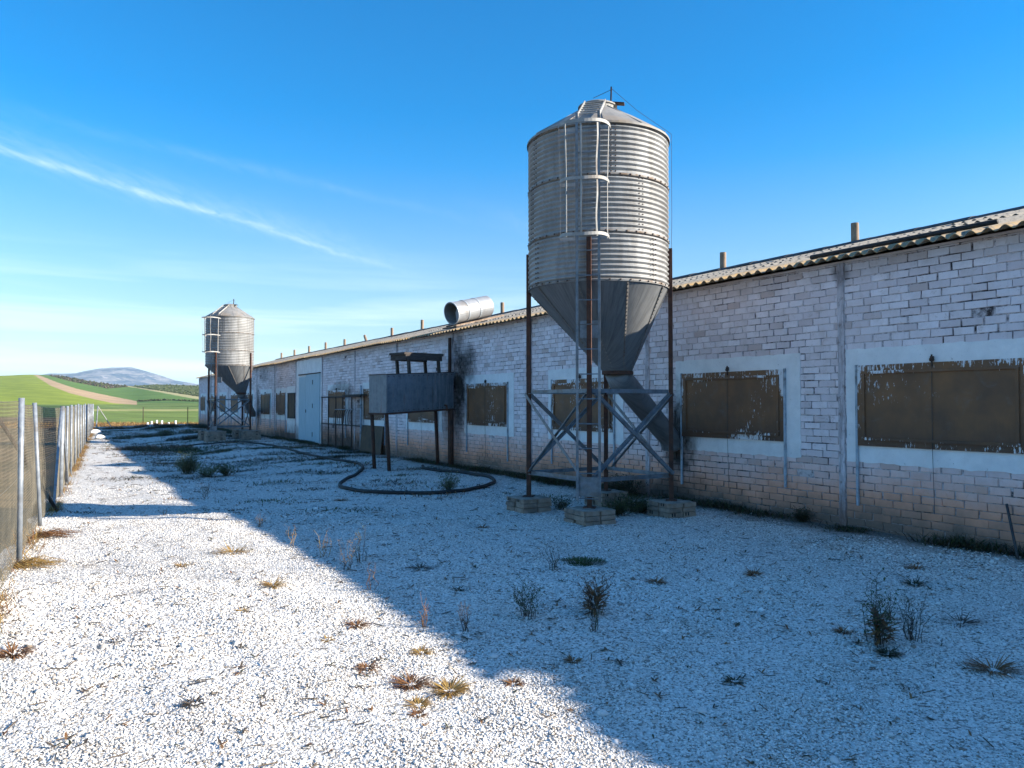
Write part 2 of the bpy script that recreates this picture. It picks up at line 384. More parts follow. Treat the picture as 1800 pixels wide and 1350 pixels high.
def mountain_mat():
    m, t, b = new_mat('bare_mountain')
    p = geopos(t)
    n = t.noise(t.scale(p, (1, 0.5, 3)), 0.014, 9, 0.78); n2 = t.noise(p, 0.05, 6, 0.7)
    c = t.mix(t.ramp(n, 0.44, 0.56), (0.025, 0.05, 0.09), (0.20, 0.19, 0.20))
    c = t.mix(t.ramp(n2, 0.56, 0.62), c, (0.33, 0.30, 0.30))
    t.put(b.inputs['Base Color'], c); b.inputs['Roughness'].default_value = 1
    return m
M['mountain'] = mountain_mat()
def leaf_mat(name, c1, c2, trans=0.25):
    m, t, b = new_mat(name)
    at = t.node('ShaderNodeAttribute', attribute_name='tone').outputs['Fac']
    c = t.mix(at, c1, c2)
    t.put(b.inputs['Base Color'], c); b.inputs['Roughness'].default_value = 0.7
    tr = t.node('ShaderNodeBsdfTranslucent'); t.put(tr.inputs[0], c)
    mx = t.node('ShaderNodeMixShader'); mx.inputs[0].default_value = trans
    out = [n for n in t.n if n.type == 'OUTPUT_MATERIAL'][0]
    t.l.new(b.outputs[0], mx.inputs[1]); t.l.new(tr.outputs[0], mx.inputs[2]); t.l.new(mx.outputs[0], out.inputs[0])
    return m
M['green'] = leaf_mat('weed_green', (0.035, 0.055, 0.015), (0.10, 0.125, 0.038))
M['sage'] = leaf_mat('sage_green', (0.09, 0.11, 0.05), (0.17, 0.19, 0.10))
M['dry'] = leaf_mat('dry_straw', (0.24, 0.125, 0.03), (0.45, 0.30, 0.09))
M['rusty'] = leaf_mat('reddish_dry', (0.14, 0.055, 0.02), (0.28, 0.14, 0.05))
M['twig'] = leaf_mat('dark_twig', (0.035, 0.026, 0.02), (0.10, 0.075, 0.05), 0.05)
M['dark'] = leaf_mat('dark_weed', (0.018, 0.025, 0.010), (0.055, 0.06, 0.025))

# ------------------------------------------------------------------ mesh builder
class MB:
    def __init__(s): s.v = []; s.f = []; s.m = []; s.t = []
    def add(s, vs, fs, mi=0, tone=0.5):
        b = len(s.v); s.v.extend([tuple(p) for p in vs]); s.t.extend([tone]*len(vs))
        for f in fs: s.f.append(tuple(b+i for i in f)); s.m.append(mi)
        return s
    def box(s, x0, x1, y0, y1, z0, z1, mi=0, tone=0.5, M4=None):
        vs = [Vector((x, y, z)) for z in (z0, z1) for x, y in ((x0, y0), (x1, y0), (x1, y1), (x0, y1))]
        if M4 is not None: vs = [M4 @ v for v in vs]
        return s.add(vs, [(3, 2, 1, 0), (4, 5, 6, 7), (0, 1, 5, 4), (1, 2, 6, 5), (2, 3, 7, 6), (3, 0, 4, 7)], mi, tone)
    def bar(s, a, b, w_, h_=None, mi=0, up=(0, 0, 1), tone=0.5):     # rectangular bar a->b
        a = Vector(a); b = Vector(b); h_ = h_ or w_
        z = (b-a).normalized(); u = Vector(up)
        if abs(z.dot(u)) > 0.98: u = Vector((1, 0, 0)) if abs(z.x) < 0.9 else Vector((0, 1, 0))
        x = z.cross(u).normalized(); y = x.cross(z).normalized()
        vs = [p + x*sx*w_/2 + y*sy*h_/2 for p in (a, b) for sx, sy in ((-1, -1), (1, -1), (1, 1), (-1, 1))]
        return s.add(vs, [(0, 1, 2, 3), (7, 6, 5, 4), (0, 4, 5, 1), (1, 5, 6, 2), (2, 6, 7, 3), (3, 7, 4, 0)], mi, tone)
    def angle(s, a, b, w_, th=0.006, mi=0, up=(0, 0, 1)):            # L profile bar
        a = Vector(a); b = Vector(b); z = (b-a).normalized(); u = Vector(up)
        if abs(z.dot(u)) > 0.98: u = Vector((1, 0, 0))
        x = z.cross(u).normalized(); y = x.cross(z).normalized()
        pr = [(0, 0), (w_, 0), (w_, th), (th, th), (th, w_), (0, w_)]
        vs = [p + x*(c-w_/2) + y*(d-w_/2) for p in (a, b) for c, d in pr]
        n = 6
        fs = [tuple(range(n-1, -1, -1)), tuple(range(n, 2*n))] + [(i, (i+1) % n, n+(i+1) % n, n+i) for i in range(n)]
        return s.add(vs, fs, mi)
    def tube(s, pts, r, seg=8, mi=0, cap=True, tone=0.5):
        pts = [Vector(p) for p in pts]; n = len(pts)
        rs = r if isinstance(r, (list, tuple)) else [r]*n
        vs = []; px = None
        for i, p in enumerate(pts):
            z = (pts[min(i+1, n-1)] - pts[max(i-1, 0)]).normalized()
            if px is None:
                u = Vector((0, 0, 1)) if abs(z.z) < 0.9 else Vector((1, 0, 0)); px = z.cross(u).normalized()
            x = (px - z*px.dot(z)).normalized(); y = z.cross(x); px = x
            vs += [p + (x*math.cos(2*math.pi*k/seg) + y*math.sin(2*math.pi*k/seg))*rs[i] for k in range(seg)]
        fs = [(i*seg+k, i*seg+(k+1) % seg, (i+1)*seg+(k+1) % seg, (i+1)*seg+k) for i in range(n-1) for k in range(seg)]
        if cap: fs += [tuple(range(seg-1, -1, -1)), tuple((n-1)*seg+k for k in range(seg))]
        return s.add(vs, fs, mi, tone)
    def lathe(s, prof, seg=64, mi=0, c=(0, 0), cap=False):
        vs = [(c[0]+r*math.cos(2*math.pi*k/seg), c[1]+r*math.sin(2*math.pi*k/seg), z) for r, z in prof for k in range(seg)]
        n = len(prof)
        fs = [(i*seg+k, i*seg+(k+1) % seg, (i+1)*seg+(k+1) % seg, (i+1)*seg+k) for i in range(n-1) for k in range(seg)]
        if cap: fs += [tuple(range(seg-1, -1, -1)), tuple((n-1)*seg+k for k in range(seg))]
        return s.add(vs, fs, mi)
    def blade(s, p, d, up, L, w_, bend=0.3, mi=0, tone=0.5, seg=2):  # tapering bent leaf
        p = Vector(p); d = Vector(d).normalized(); up = Vector(up)
        side = d.cross(up)
        side = side.normalized() if side.length > 1e-3 else Vector((1, 0, 0))
        vs = []; q_ = p.copy(); dd = d.copy()
        for i in range(seg+1):
            k = i/seg; ww = w_*(1-k)**0.7*(0.6+0.8*min(k*2, 1))*0.5 if i < seg else 0
            if i < seg: vs += [q_-side*ww, q_+side*ww]
            else: vs.append(q_)
            dd = (dd + Vector((0, 0, -bend/seg))).normalized(); q_ = q_ + dd*(L/seg)
        fs = [(2*i, 2*i+1, 2*i+3, 2*i+2) for i in range(seg-1)] + [(2*seg-2, 2*seg-1, 2*seg)]
        return s.add(vs, fs, mi, tone)
    def build(s, name, mats, parent=None, smooth=False, loc=None):
        me = bpy.data.meshes.new(name); me.from_pydata(s.v, [], s.f); 
        if not isinstance(mats, (list, tuple)): mats = [mats]
        for m_ in mats: me.materials.append(m_)
        if len(mats) > 1: me.polygons.foreach_set('material_index', s.m)
        a = me.attributes.new('tone', 'FLOAT', 'POINT'); a.data.foreach_set('value', s.t)
        if smooth: me.polygons.foreach_set('use_smooth', [True]*len(me.polygons))
        me.update()
        o = bpy.data.objects.new(name, me); col.objects.link(o)
        if parent: o.parent = parent
        if loc: o.location = loc
        return o
def tag(o, label=None, cat=None, group=None, kind=None):
    if label: o['label'] = label
    if cat: o['category'] = cat
    if group: o['group'] = group
    if kind: o['kind'] = kind
    return o
def empty(name, loc, rz=0, **k):
    o = bpy.data.objects.new(name, None); col.objects.link(o); o.empty_display_size = 0.2
    o.location = loc; o.rotation_euler = (0, 0, rz)
    return tag(o, **k)
def copy_tree(o, parent=None):
    c = o.copy(); col.objects.link(c)
    if parent: c.parent = parent
    for ch in list(o.children): copy_tree(ch, c)
    return c

# pixel of the photograph (1800 wide) -> point of the ground
FP = 1350.0
def at(px, py, z=0.0):
    p = R(PITCH); a = (px-900)/FP; b = (675-py)/FP
    v = Vector((a, math.cos(p)-b*math.sin(p), math.sin(p)+b*math.cos(p)))
    t_ = (z-CH)/v.z
    return Vector((v.x*t_, v.y*t_, z))
def atg(px, py):
    z = 0.0
    for _ in range(6):
        v = at(px, py, z); z = float(hz(v.x, v.y))
    return v
def hz(x, y):    # unevenness of the yard
    t1 = np.clip((y-8.5)/7.0, 0, 1); t1 = t1*t1*(3-2*t1)
    wd = (10.2-0.589*y-x)*0.862; t2 = np.clip((wd-2.4)/3.0, 0, 1); t2 = t2*t2*(3-2*t2)
    return -0.20*t1*t2 + (0.018*np.sin(x*0.9+1.3)*np.cos(y*0.7) + 0.012*np.sin(x*2.3+y*1.1) + 0.008*np.sin(x*4.1-y*3.3+2) + 0.005*np.cos(x*7.7+y*6.1))

# ------------------------------------------------------------------ terrain
WALL_U = Vector((-0.507, 0.862, 0)); WALL_N = Vector((-0.862, -0.507, 0))
def _smooth_crest(): pass
def interp(x, tab): return np.interp(x, [a for a, b in tab], [b for a, b in tab])
CREST = [(-900, 650), (-300, 652), (0, 660), (55, 657), (111, 660), (155, 669), (222, 678.5), (235, 677.5), (267, 674.5), (347, 677), (500, 676), (1000, 690), (2500, 695)]
PL = [(59, 659), (89, 678), (122, 691), (167, 702), (200, 709), (260, 713)]
PR = [(67, 659), (100, 672), (133, 683), (178, 693), (242, 705.5), (262, 712)]
BT = [(78, 658), (122, 670), (189, 683), (224, 680), (240, 682), (333, 699.5), (420, 712)]
def field_colour(px, y, d, x):
    g_bright = (0.27, 0.32, 0.05); g_mid = (0.12, 0.20, 0.055); g_dark = (0.055, 0.10, 0.035)
    pale = (0.40, 0.36, 0.19); path = (0.46, 0.32, 0.20); brown = (0.16, 0.105, 0.06); stub = (0.30, 0.17, 0.075)
    if d < 74: return (stub if px > 150 else (0.26, 0.18, 0.10)), 0.5
    if px < 150 and d < 92: return (0.20, 0.14, 0.075), 0.4
    if px > 58 and y < interp(px, PL) and y > interp(px, PR) and px < 240: return path, 0
    if px <= 59 or (y >= interp(px, PL) and px < 245):
        if y < 711 or px < 60: return g_bright, 0.12
        if px < 130 and y > 713: return (0.09, 0.14, 0.045), 0.2
    if y < 706:
        if px < 224 and y < interp(px, BT): return brown, 0.8
        if px >= 224:
            line = interp(px, [(224, 678), (347, 696.5), (420, 705)])
            if y < line-1.2: return (0.15, 0.17, 0.055), 0.75
            if y < line: return (0.04, 0.06, 0.02), 0.5
            if y < interp(px, BT): return pale, 0
            if px > 240:
                h = interp(px, [(240, 705.5), (298, 703), (347, 705.5)])
                if abs(y-h) < 0.9: return (0.03, 0.05, 0.02), 0
        return g_mid, 0
    if y < 708.5 and px > 240: return (0.11, 0.19, 0.06), 0
    if y < 719: return (0.15, 0.21, 0.065), 0
    if y < 722.5: return (0.34, 0.33, 0.13), 0
    return (0.17, 0.23, 0.06), 0
def terr_z(px, d):
    yc = sum(float(interp(px+o_, CREST)) for o_ in (-20, -10, 0, 10, 20))/5; zc = CH+(709-yc)/FP*450
    t_ = (d-84)/(450-84)
    return -0.28 + zc*(0.55*t_+0.45*t_*t_) + 0.25*math.sin(px*0.03+d*0.02)*t_*(1-t_)*3
def bush(mb, p, r, r_, mi):
    n = 7; vs = [(p[0], p[1], p[2]+r*r_.uniform(.8, 1.3))]
    for zz, rr in ((.75, .6), (.35, 1.0), (-.2, .8)):
        for k in range(n):
            a = 2*math.pi*(k+r_.uniform(-.3, .3))/n; q_ = rr*r*r_.uniform(.6, 1.2); vs.append((p[0]+q_*math.cos(a), p[1]+q_*math.sin(a), p[2]+r*zz*r_.uniform(.8, 1.2)))
    mb.add(vs, [(0, 1+k, 1+(k+1) % n) for k in range(n)]+[(1+i*n+k, 1+(i+1)*n+k, 1+(i+1)*n+(k+1) % n, 1+i*n+(k+1) % n) for i in range(2) for k in range(n)], mi, r_.random())
def hill_scrub():
    mb = MB(); r_ = random.Random(21); c = 0
    for k in range(14000):
        px = r_.uniform(60, 420); d = r_.uniform(230, 452); z = terr_z(px, d); y = 709-FP*(z-CH)/d
        col_, s_ = field_colour(px, y, d, 0)
        if s_ < .7: continue
        right = s_ < .78
        if right and ((int(d*.25+px*.10) % 2) or r_.random() < .6): continue        # loose rows on the right hill
        if r_.random() < (.45 if right else .8): continue
        bush(mb, ((px-900)/FP*d, d, z), r_.uniform(.25, .75)*(.75 if right else 1), r_, r_.choice([1, 1, 2]) if right else r_.choice([0, 1, 4])); c += 1
        if c > 2600: break
    for k in range(200):      # the hedgerow between the fields and the one up the hill
        px = r_.uniform(242, 420)
        for tab in (((240, 705.5), (298, 703), (347, 705.5), (420, 706)), ((224, 678), (347, 696.5), (420, 705))):
            ty = float(interp(px, tab)); best = min((abs(709-FP*(terr_z(px, d)-CH)/d-ty), d) for d in range(90, 450, 3))
            d = best[1]+r_.uniform(-1.5, 1.5); bush(mb, ((px-900)/FP*d, d, terr_z(px, d)), r_.uniform(.2, .5)*(d/300)**.5, r_, r_.choice([0, 1]))
    o = mb.build('hill_scrub', [M['dark'], M['green'], M['sage'], M['rusty'], M['twig']]); tag(o, 'dark scrub and hedgerow bushes dotted over the green hills', 'scrub', kind='stuff')
def build_terrain():
    azs = list(np.arange(-180, -60, 6)) + list(np.arange(-60, -36, 1.0)) + list(np.arange(-36, -18, 0.07)) + list(np.arange(-18, 60, 1.5)) + list(np.arange(60, 181, 6))
    ds = [0, 4, 10, 20, 35, 50, 60, 66, 72, 74, 78, 84] + list(np.geomspace(90, 450, 130)) + [470, 500, 560, 700, 1000, 1500, 2400, 3600]
    n = len(ds); vs = []; cols = []; scr = []
    for a in azs:
        ar = R(float(a)); inv = abs(a) < 72
        px = 900+FP*math.tan(ar) if inv else (-900 if a < 0 else 2500)
        px = max(-900, min(2500, px)); yc = sum(float(interp(px+o_, CREST)) for o_ in (-20, -10, 0, 10, 20))/5
        for d in ds:
            # d is the depth along the view for azimuths in front, radius elsewhere
            rad = d/math.cos(ar) if inv and abs(a) < 60 else d*2 if d > 60 else d
            x = rad*math.sin(ar); yy = rad*math.cos(ar)
            zc = CH + (709-yc)/FP*450
            if d <= 84: z = -0.075 if d > 84 else -0.28
            elif d <= 450:
                t_ = (d-84)/(450-84)
                z = -0.28 + zc*(0.55*t_ + 0.45*t_*t_)
                z += 0.25*math.sin(px*0.03+d*0.02)*t_*(1-t_)*3
            else: z = zc*max(0.0, 1-(d-450)/900.0) - 3*min(1, (d-450)/600)
            py = 709-FP*(z-CH)/max(d, 1)
            c, s_ = field_colour(px, py, d, x)
            vs.append((x, yy, z)); cols.extend((*c, 1)); scr.append(s_)
    fs = []
    for i in range(len(azs)-1):
        for j in range(n-1):
            b = i*n+j
            if j == 0: fs.append((b+1, b+n+1, 0)) if i else fs.append((b+1, b+n+1, 0))
            else: fs.append((b, b+1, b+n+1, b+n))
    me = bpy.data.meshes.new('ground'); me.from_pydata(vs, [], fs)
    ca = me.attributes.new('field', 'FLOAT_COLOR', 'POINT'); ca.data.foreach_set('color', cols)
    sa = me.attributes.new('scrub', 'FLOAT', 'POINT'); sa.data.foreach_set('value', scr)
    me.materials.append(M['terrain']); me.polygons.foreach_set('use_smooth', [True]*len(me.polygons)); me.update()
    o = bpy.data.objects.new('ground', me); col.objects.link(o); tag(o, kind='structure')
build_terrain()
hill_scrub()

def fence_x(d): return -1130.0/FP - 0.5296*d     # the fence line at depth d
def build_yard():
    vs = []; fs = []
    dss = np.arange(-14, 59.01, 0.3); nn = 90
    for d in dss:
        xl = fence_x(max(d, -2))-0.15+0.12*math.sin(d*2.1); xr = 10.2-0.589*d+0.8
        for k in range(nn+1):
            x = xl+(xr-xl)*k/nn
            yo = 0.35*math.sin(x*1.3)+0.2*math.sin(x*3.7) if d > 57 else 0
            e = 0 if 0 < k < nn else -0.02
            vs.append((x, d+yo, float(hz(x, d))+e))
    for i in range(len(dss)-1):
        for k in range(nn):
            b = i*(nn+1)+k; fs.append((b, b+1, b+nn+2, b+nn+1))
    me = bpy.data.meshes.new('gravel_yard'); me.from_pydata(vs, [], fs); me.materials.append(M['gravel'])
    me.polygons.foreach_set('use_smooth', [True]*len(me.polygons)); me.update()
    o = bpy.data.objects.new('gravel_yard', me); col.objects.link(o); tag(o, kind='structure')
build_yard()

def build_stones():
    # crushed stones lying on the yard: many near the camera, bigger and fewer further off
    parts = []
    for (d0, d1, dens, s0, s1) in ((2.9, 4.6, 9500, 0.0045, 0.0105), (4.6, 7, 5000, 0.005, 0.0115), (7, 11, 1500, 0.006, 0.013), (11, 17, 200, 0.008, 0.016)):
        wmax = 0.70
        area = (d1-d0)*(d1+d0)*wmax; n = int(area*dens)
        d = np.sqrt(rng.uniform(d0*d0, d1*d1, n)); x = rng.uniform(-wmax, wmax, n)*d
        keep = (x > -1130/FP-0.5296*d-0.1) & (x < 10.2-0.589*d-0.1)
        d = d[keep]; x = x[keep]; n = len(d)
        s = rng.uniform(s0, s1, n)*rng.choice([0.7, 1, 1, 1.3], n); big = rng.random(n) < 0.006; s[big] *= rng.uniform(1.6, 2.6, big.sum())
        parts.append((x, d, s))
    x = np.concatenate([p[0] for p in parts]); y = np.concatenate([p[1] for p in parts]); s = np.concatenate([p[2] for p in parts])
    # trodden, thinner places and faint wheel tracks
    q_ = np.sin(x*1.9+0.7*np.sin(y*1.3))*np.sin(y*1.4+0.9*np.sin(x*1.1+2))+0.5*np.sin(x*5.1+y*3.3)*np.sin(y*4.3-x*2.2)+0.3*np.sin(x*11+y*7)*np.sin(y*13-x*6)
    trk = np.exp(-((x+0.53*y-0.9)/0.16)**2)+np.exp(-((x+0.53*y+0.6)/0.16)**2)
    wd = (10.2-0.589*y-x)*0.862
    pr = 1-0.5*np.clip((q_-0.45)*2.2, 0, 1)-0.18*trk-0.8*np.clip((0.9+0.25*q_-wd)/0.5, 0, 1)
    kp = rng.random(len(x)) < pr
    x, y, s = x[kp], y[kp], s[kp]
    s = s*(1+0.45*np.clip(np.sin(x*0.8+1)*np.sin(y*1.1+x*.5), 0, 1))
    n = len(x)
    base = np.array([(1, 0, 0), (0, 1, 0), (-1, 0, 0), (0, -1, 0), (0, 0, 1), (0, 0, -1)], float)
    V = base[None]*rng.uniform(0.55, 1.15, (n, 6, 1)) + rng.normal(0, 0.16, (n, 6, 3))
    V[:, :, 2] *= rng.uniform(0.35, 0.65, (n, 1))
    # tilt, spin
    a = rng.uniform(0, 2*math.pi, n); tl = rng.normal(0, 0.35, n)
    ct, st_ = np.cos(tl), np.sin(tl); X = V[:, :, 0].copy(); Z = V[:, :, 2].copy()
    V[:, :, 0] = X*ct[:, None]-Z*st_[:, None]; V[:, :, 2] = X*st_[:, None]+Z*ct[:, None]
    ca, sa = np.cos(a), np.sin(a); X = V[:, :, 0].copy(); Y = V[:, :, 1].copy()
    V[:, :, 0] = X*ca[:, None]-Y*sa[:, None]; V[:, :, 1] = X*sa[:, None]+Y*ca[:, None]
    V *= s[:, None, None]
    V[:, :, 0] += x[:, None]; V[:, :, 1] += y[:, None]; V[:, :, 2] += (hz(x, y)+s*0.05)[:, None]
    F = np.array([(0, 1, 4), (1, 2, 4), (2, 3, 4), (3, 0, 4), (1, 0, 5), (2, 1, 5), (3, 2, 5), (0, 3, 5)])
    FF = (np.arange(n)[:, None, None]*6+F[None]).reshape(-1)
    me = bpy.data.meshes.new('gravel')
    me.vertices.add(n*6); me.vertices.foreach_set('co', V.reshape(-1))
    me.loops.add(n*24); me.loops.foreach_set('vertex_index', FF)
    me.polygons.add(n*8); me.polygons.foreach_set('loop_start', np.arange(0, n*24, 3)); me.polygons.foreach_set('loop_total', np.full(n*8, 3))
    me.update(calc_edges=True)
    at_ = me.attributes.new('tone', 'FLOAT', 'POINT'); at_.data.foreach_set('value', np.repeat(rng.random(n), 6))
    me.materials.append(M['stone'])
    o = bpy.data.objects.new('gravel', me); col.objects.link(o)
    tag(o, 'white crushed limestone gravel loose over the whole yard', 'gravel', kind='stuff')
build_stones()

def build_mountain():
    # (px, py) skyline, a real ridge 2.6 km off with depth of its own
    D = 2600.0
    sk = [(-200, 700), (60, 668), (90, 655.5), (115, 656), (146, 655), (160, 650.5), (178, 647), (200, 645), (228, 644.5), (243, 648.5), (262, 654), (285, 661), (305, 668), (347, 675), (420, 683), (600, 700), (900, 712)]
    vs = []; fs = []; rows = 26; cols_ = list(range(-200, 901, 4))
    r_ = random.Random(4)
    for px in cols_:
        h = CH+(709-float(interp(px, sk)))/FP*D
        for j in range(rows):
            v = j/(rows-1)*1.6-0.6            # -0.6 back .. 1 front foot
            k = max(0, 1-abs(v)**1.15) if v > 0 else max(0, 1-(abs(v)/0.6)**1.5)
            d = D - v*900
            n = math.sin(px*0.11+j*0.9)*0.5+math.sin(px*0.047-j*0.6+1)+math.sin(px*0.31+j*2.1)*0.3
            z = h*k*(1+0.10*n*(1-k)) - 20*(1-k)
            vs.append(((px-900)/FP*D*(d/D)**0.4, d, z))
    for i in range(len(cols_)-1):
        for j in range(rows-1):
            b = i*rows+j; fs.append((b, b+1, b+rows+1, b+rows))
    mb = MB(); mb.add(vs, fs); o = mb.build('mountain', M['mountain'], smooth=True); tag(o, kind='structure')
build_mountain()

# ------------------------------------------------------------------ the shed
BAY = 3.84; K0, K1 = -5, 14
S0, S1 = K0*BAY, K1*BAY
P0 = Vector((10.2-0.589*10.01, 10.01, 0))
PHI = math.atan2(0.862, -0.507)
shed = empty('farm_shed', P0, PHI, label='long whitewashed brick shed with corrugated roof and brown shuttered windows', cat='building')
HE = 3.43     # top of the front wall
def spx(px):  # image column of the photograph -> distance along the wall
    return (13770.0/(px-105)-10.01)/0.862
def in_rects(x, z, rects, m=0.0):
    return any(a+m < x < b-m and c+m < z < d-m for a, b, c, d in rects)
# openings: (s0, s1) of each shutter, the surround is wider
def bay_win(k, near=0.92, far=0.90): return (k*BAY+near, (k+1)*BAY-far)
WINS = [(-2.24, -0.245)]                                       # the big one at the right edge
WINS += [(spx(1380), spx(1201)), (spx(1080), spx(972)), (spx(893), spx(822)), (spx(770), spx(718)), (spx(677), spx(640)), (spx(608), spx(578))]
WINS += [(spx(502), spx(486)), (spx(475), spx(459))]
for k in range(9, 14): WINS.append(bay_win(k))
WINS += [(-6.9, -4.9), (-10.8, -8.8)]
WZ0, WZ1 = 1.065, 2.08
def surround_rect(i, a, b):
    e0, e1 = (0.26, 0.17)
    if i == 0: e0, e1 = 0.5, 0.19
    return (a-e0, b+e1, 0.85, 2.295)
def build_front():
    mb = MB(); r_ = random.Random(3)
    # core and joints plane
    for xa, xb, zt in ((S0, -8.32, HE), (-8.32, -7.55, 3.24), (-7.55, S1, HE)):
        for yy in (-0.012, -0.25): mb.add([(xa, yy, -0.15), (xb, yy, -0.15), (xb, yy, zt), (xa, yy, zt)], [(0, 1, 2, 3)], 1)
    RH = 0.0935; BL = 0.252
    door = (spx(566.5), spx(519.5), -1, 4)
    rects = [surround_rect(i, a, b) for i, (a, b) in enumerate(WINS)]
    row = 0; z = -0.15
    while z < HE-0.02:
        zz1 = min(z+RH, HE)
        x = S0 + (BL/2 if row % 2 else 0) - BL
        wobr = r_.uniform(-0.03, 0.03)
        while x < S1:
            L = BL*r_.uniform(0.97, 1.03)
            xa, xb = max(S0, x+wobr), min(S1, x+wobr+L); x += L
            if zz1 > 3.30 and -8.32 < (xa+xb)/2 < -7.5: continue
            # drift back to bond
            x += (BL*round((x-S0-(BL/2 if row % 2 else 0))/BL)+S0+(BL/2 if row % 2 else 0)-x)*0.5
            if xb-xa < 0.05: continue
            cx, cz = (xa+xb)/2, (z+zz1)/2
            if in_rects(cx, cz, rects, 0.13) or (door[0]+0.1 < cx < door[1]-0.1): continue
            if r_.random() < 0.004 and cz > 0.3: continue       # a lost brick face
            g = 0.0034 + 0.0050*r_.random()**2; gv = 0.0038+0.013*r_.random()**3
            y = r_.uniform(-0.003, 0.003); e = 0.004
            j = lambda: r_.gauss(0, 0.0024)
            t_ = r_.random()
            o_ = [(xa+gv, z+g), (xb-gv, z+g), (xb-gv, zz1-g), (xa+gv, zz1-g)]
            o_ = [(p[0]+j(), p[1]+j()) for p in o_]
            i_ = [(o_[0][0]+e, o_[0][1]+e), (o_[1][0]-e, o_[1][1]+e), (o_[2][0]-e, o_[2][1]-e), (o_[3][0]+e, o_[3][1]-e)]
            vs = [(p[0], -0.0125, p[1]) for p in o_]+[(p[0], y-0.004, p[1]) for p in o_]+[(p[0], y+r_.uniform(-0.001, 0.001), p[1]) for p in i_]
            fs = [(11, 10, 9, 8)]
            for k in range(4):
                n_ = (k+1) % 4
                fs += [(4+n_, 4+k, k, n_)[::-1][::-1], (8+n_, 8+k, 4+k, 4+n_)]
            mb.add(vs, fs, 0, t_)
        z += RH; row += 1
    w_ = mb.build('wall', [M['brick'], M['joint']], shed)
    return w_
build_front()
mb = MB()
mb.box(S0, S0+0.22, -12.0, -0.26, -0.15, HE); mb.add([(S0, -12, HE), (S0, -0.26, HE), (S0, -6.1, 4.95)], [(0, 1, 2)])
mb.build('end_wall', M['brick'], shed)
mb = MB()
mb.box(S1-0.22, S1, -12.0, -0.26, -0.15, HE); mb.add([(S1, -12, HE), (S1, -0.26, HE), (S1, -6.1, 4.95)], [(0, 1, 2)])
mb.build('end_wall', M['brick'], shed)
MB().box(S0, S1, -12.25, -12.02, -0.15, HE).build('rear_wall', M['brick'], shed)

# pilasters
for k in range(K0, K1+1):
    r_ = random.Random(k+40); mb = MB(); w2 = 0.052; n = 34
    for sy in (0,):
        vs = []
        for i in range(n+1):
            z = -0.12+(HE+0.12)*i/n
            for (dx_, y) in ((-w2, -0.01), (-w2+0.006, 0.022), (w2-0.006, 0.022), (w2, -0.01)):
                vs.append((dx_+r_.uniform(-0.006, 0.006), y+r_.uniform(-0.004, 0.004)*(y > 0), z))
        mb.add(vs, [(i*4+j, i*4+j+1, (i+1)*4+j+1, (i+1)*4+j) for i in range(n) for j in range(3)])
    o = mb.build('pilaster', M['pilaster'], shed, loc=(k*BAY, 0, 0))

def ragged(mb, x0, x1, z0, z1, y0, y1, r_, jag=0.012, top=0.008):
    """a plaster patch with an uneven edge and real thickness"""
    pts = []
    def edge(a, b, n, j):
        return [(a[0]+(b[0]-a[0])*i/n+r_.uniform(-j, j), a[1]+(b[1]-a[1])*i/n+r_.uniform(-j, j)) for i in range(n)]
    nx = max(8, int((x1-x0)/0.09)); nz = max(6, int((z1-z0)/0.09))
    pts += edge((x0, z0), (x1, z0), nx, jag) + edge((x1, z0), (x1, z1), nz, top*0.7) + edge((x1, z1), (x0, z1), nx, top) + edge((x0, z1), (x0, z0), nz, top*0.7)
    n = len(pts)
    vs = [(p[0], y0, p[1]) for p in pts]+[(p[0], y1, p[1]) for p in pts]
    mb.add(vs, [tuple(range(n, 2*n))[::-1]]+[(i, (i+1) % n, n+(i+1) % n, n+i) for i in range(n)])
for i, (a, b) in enumerate(WINS):
    r_ = random.Random(i); mb = MB(); x0, x1, z0, z1 = surround_rect(i, a, b)
    if i == 0: x1 = -0.068
    ragged(mb, x0, x1, z0, z1, -0.011, 0.0085, r_)
    mb.build('window_surround', M['plaster'], shed)
# plaster of the door bay and the grey strip beside the little hatch
mb = MB(); ragged(mb, spx(566.5)+0.07, spx(519.5)-0.07, 0.0, 3.40, -0.011, 0.0085, random.Random(9), 0.004)
mb.build('door_surround', M['plaster'], shed)
mb = MB(); ragged(mb, spx(519)+0.09, spx(504)-0.02, 0.3, 2.35, -0.011, 0.007, random.Random(19), 0.01)
mb.build('window_surround', M['plaster'], shed)

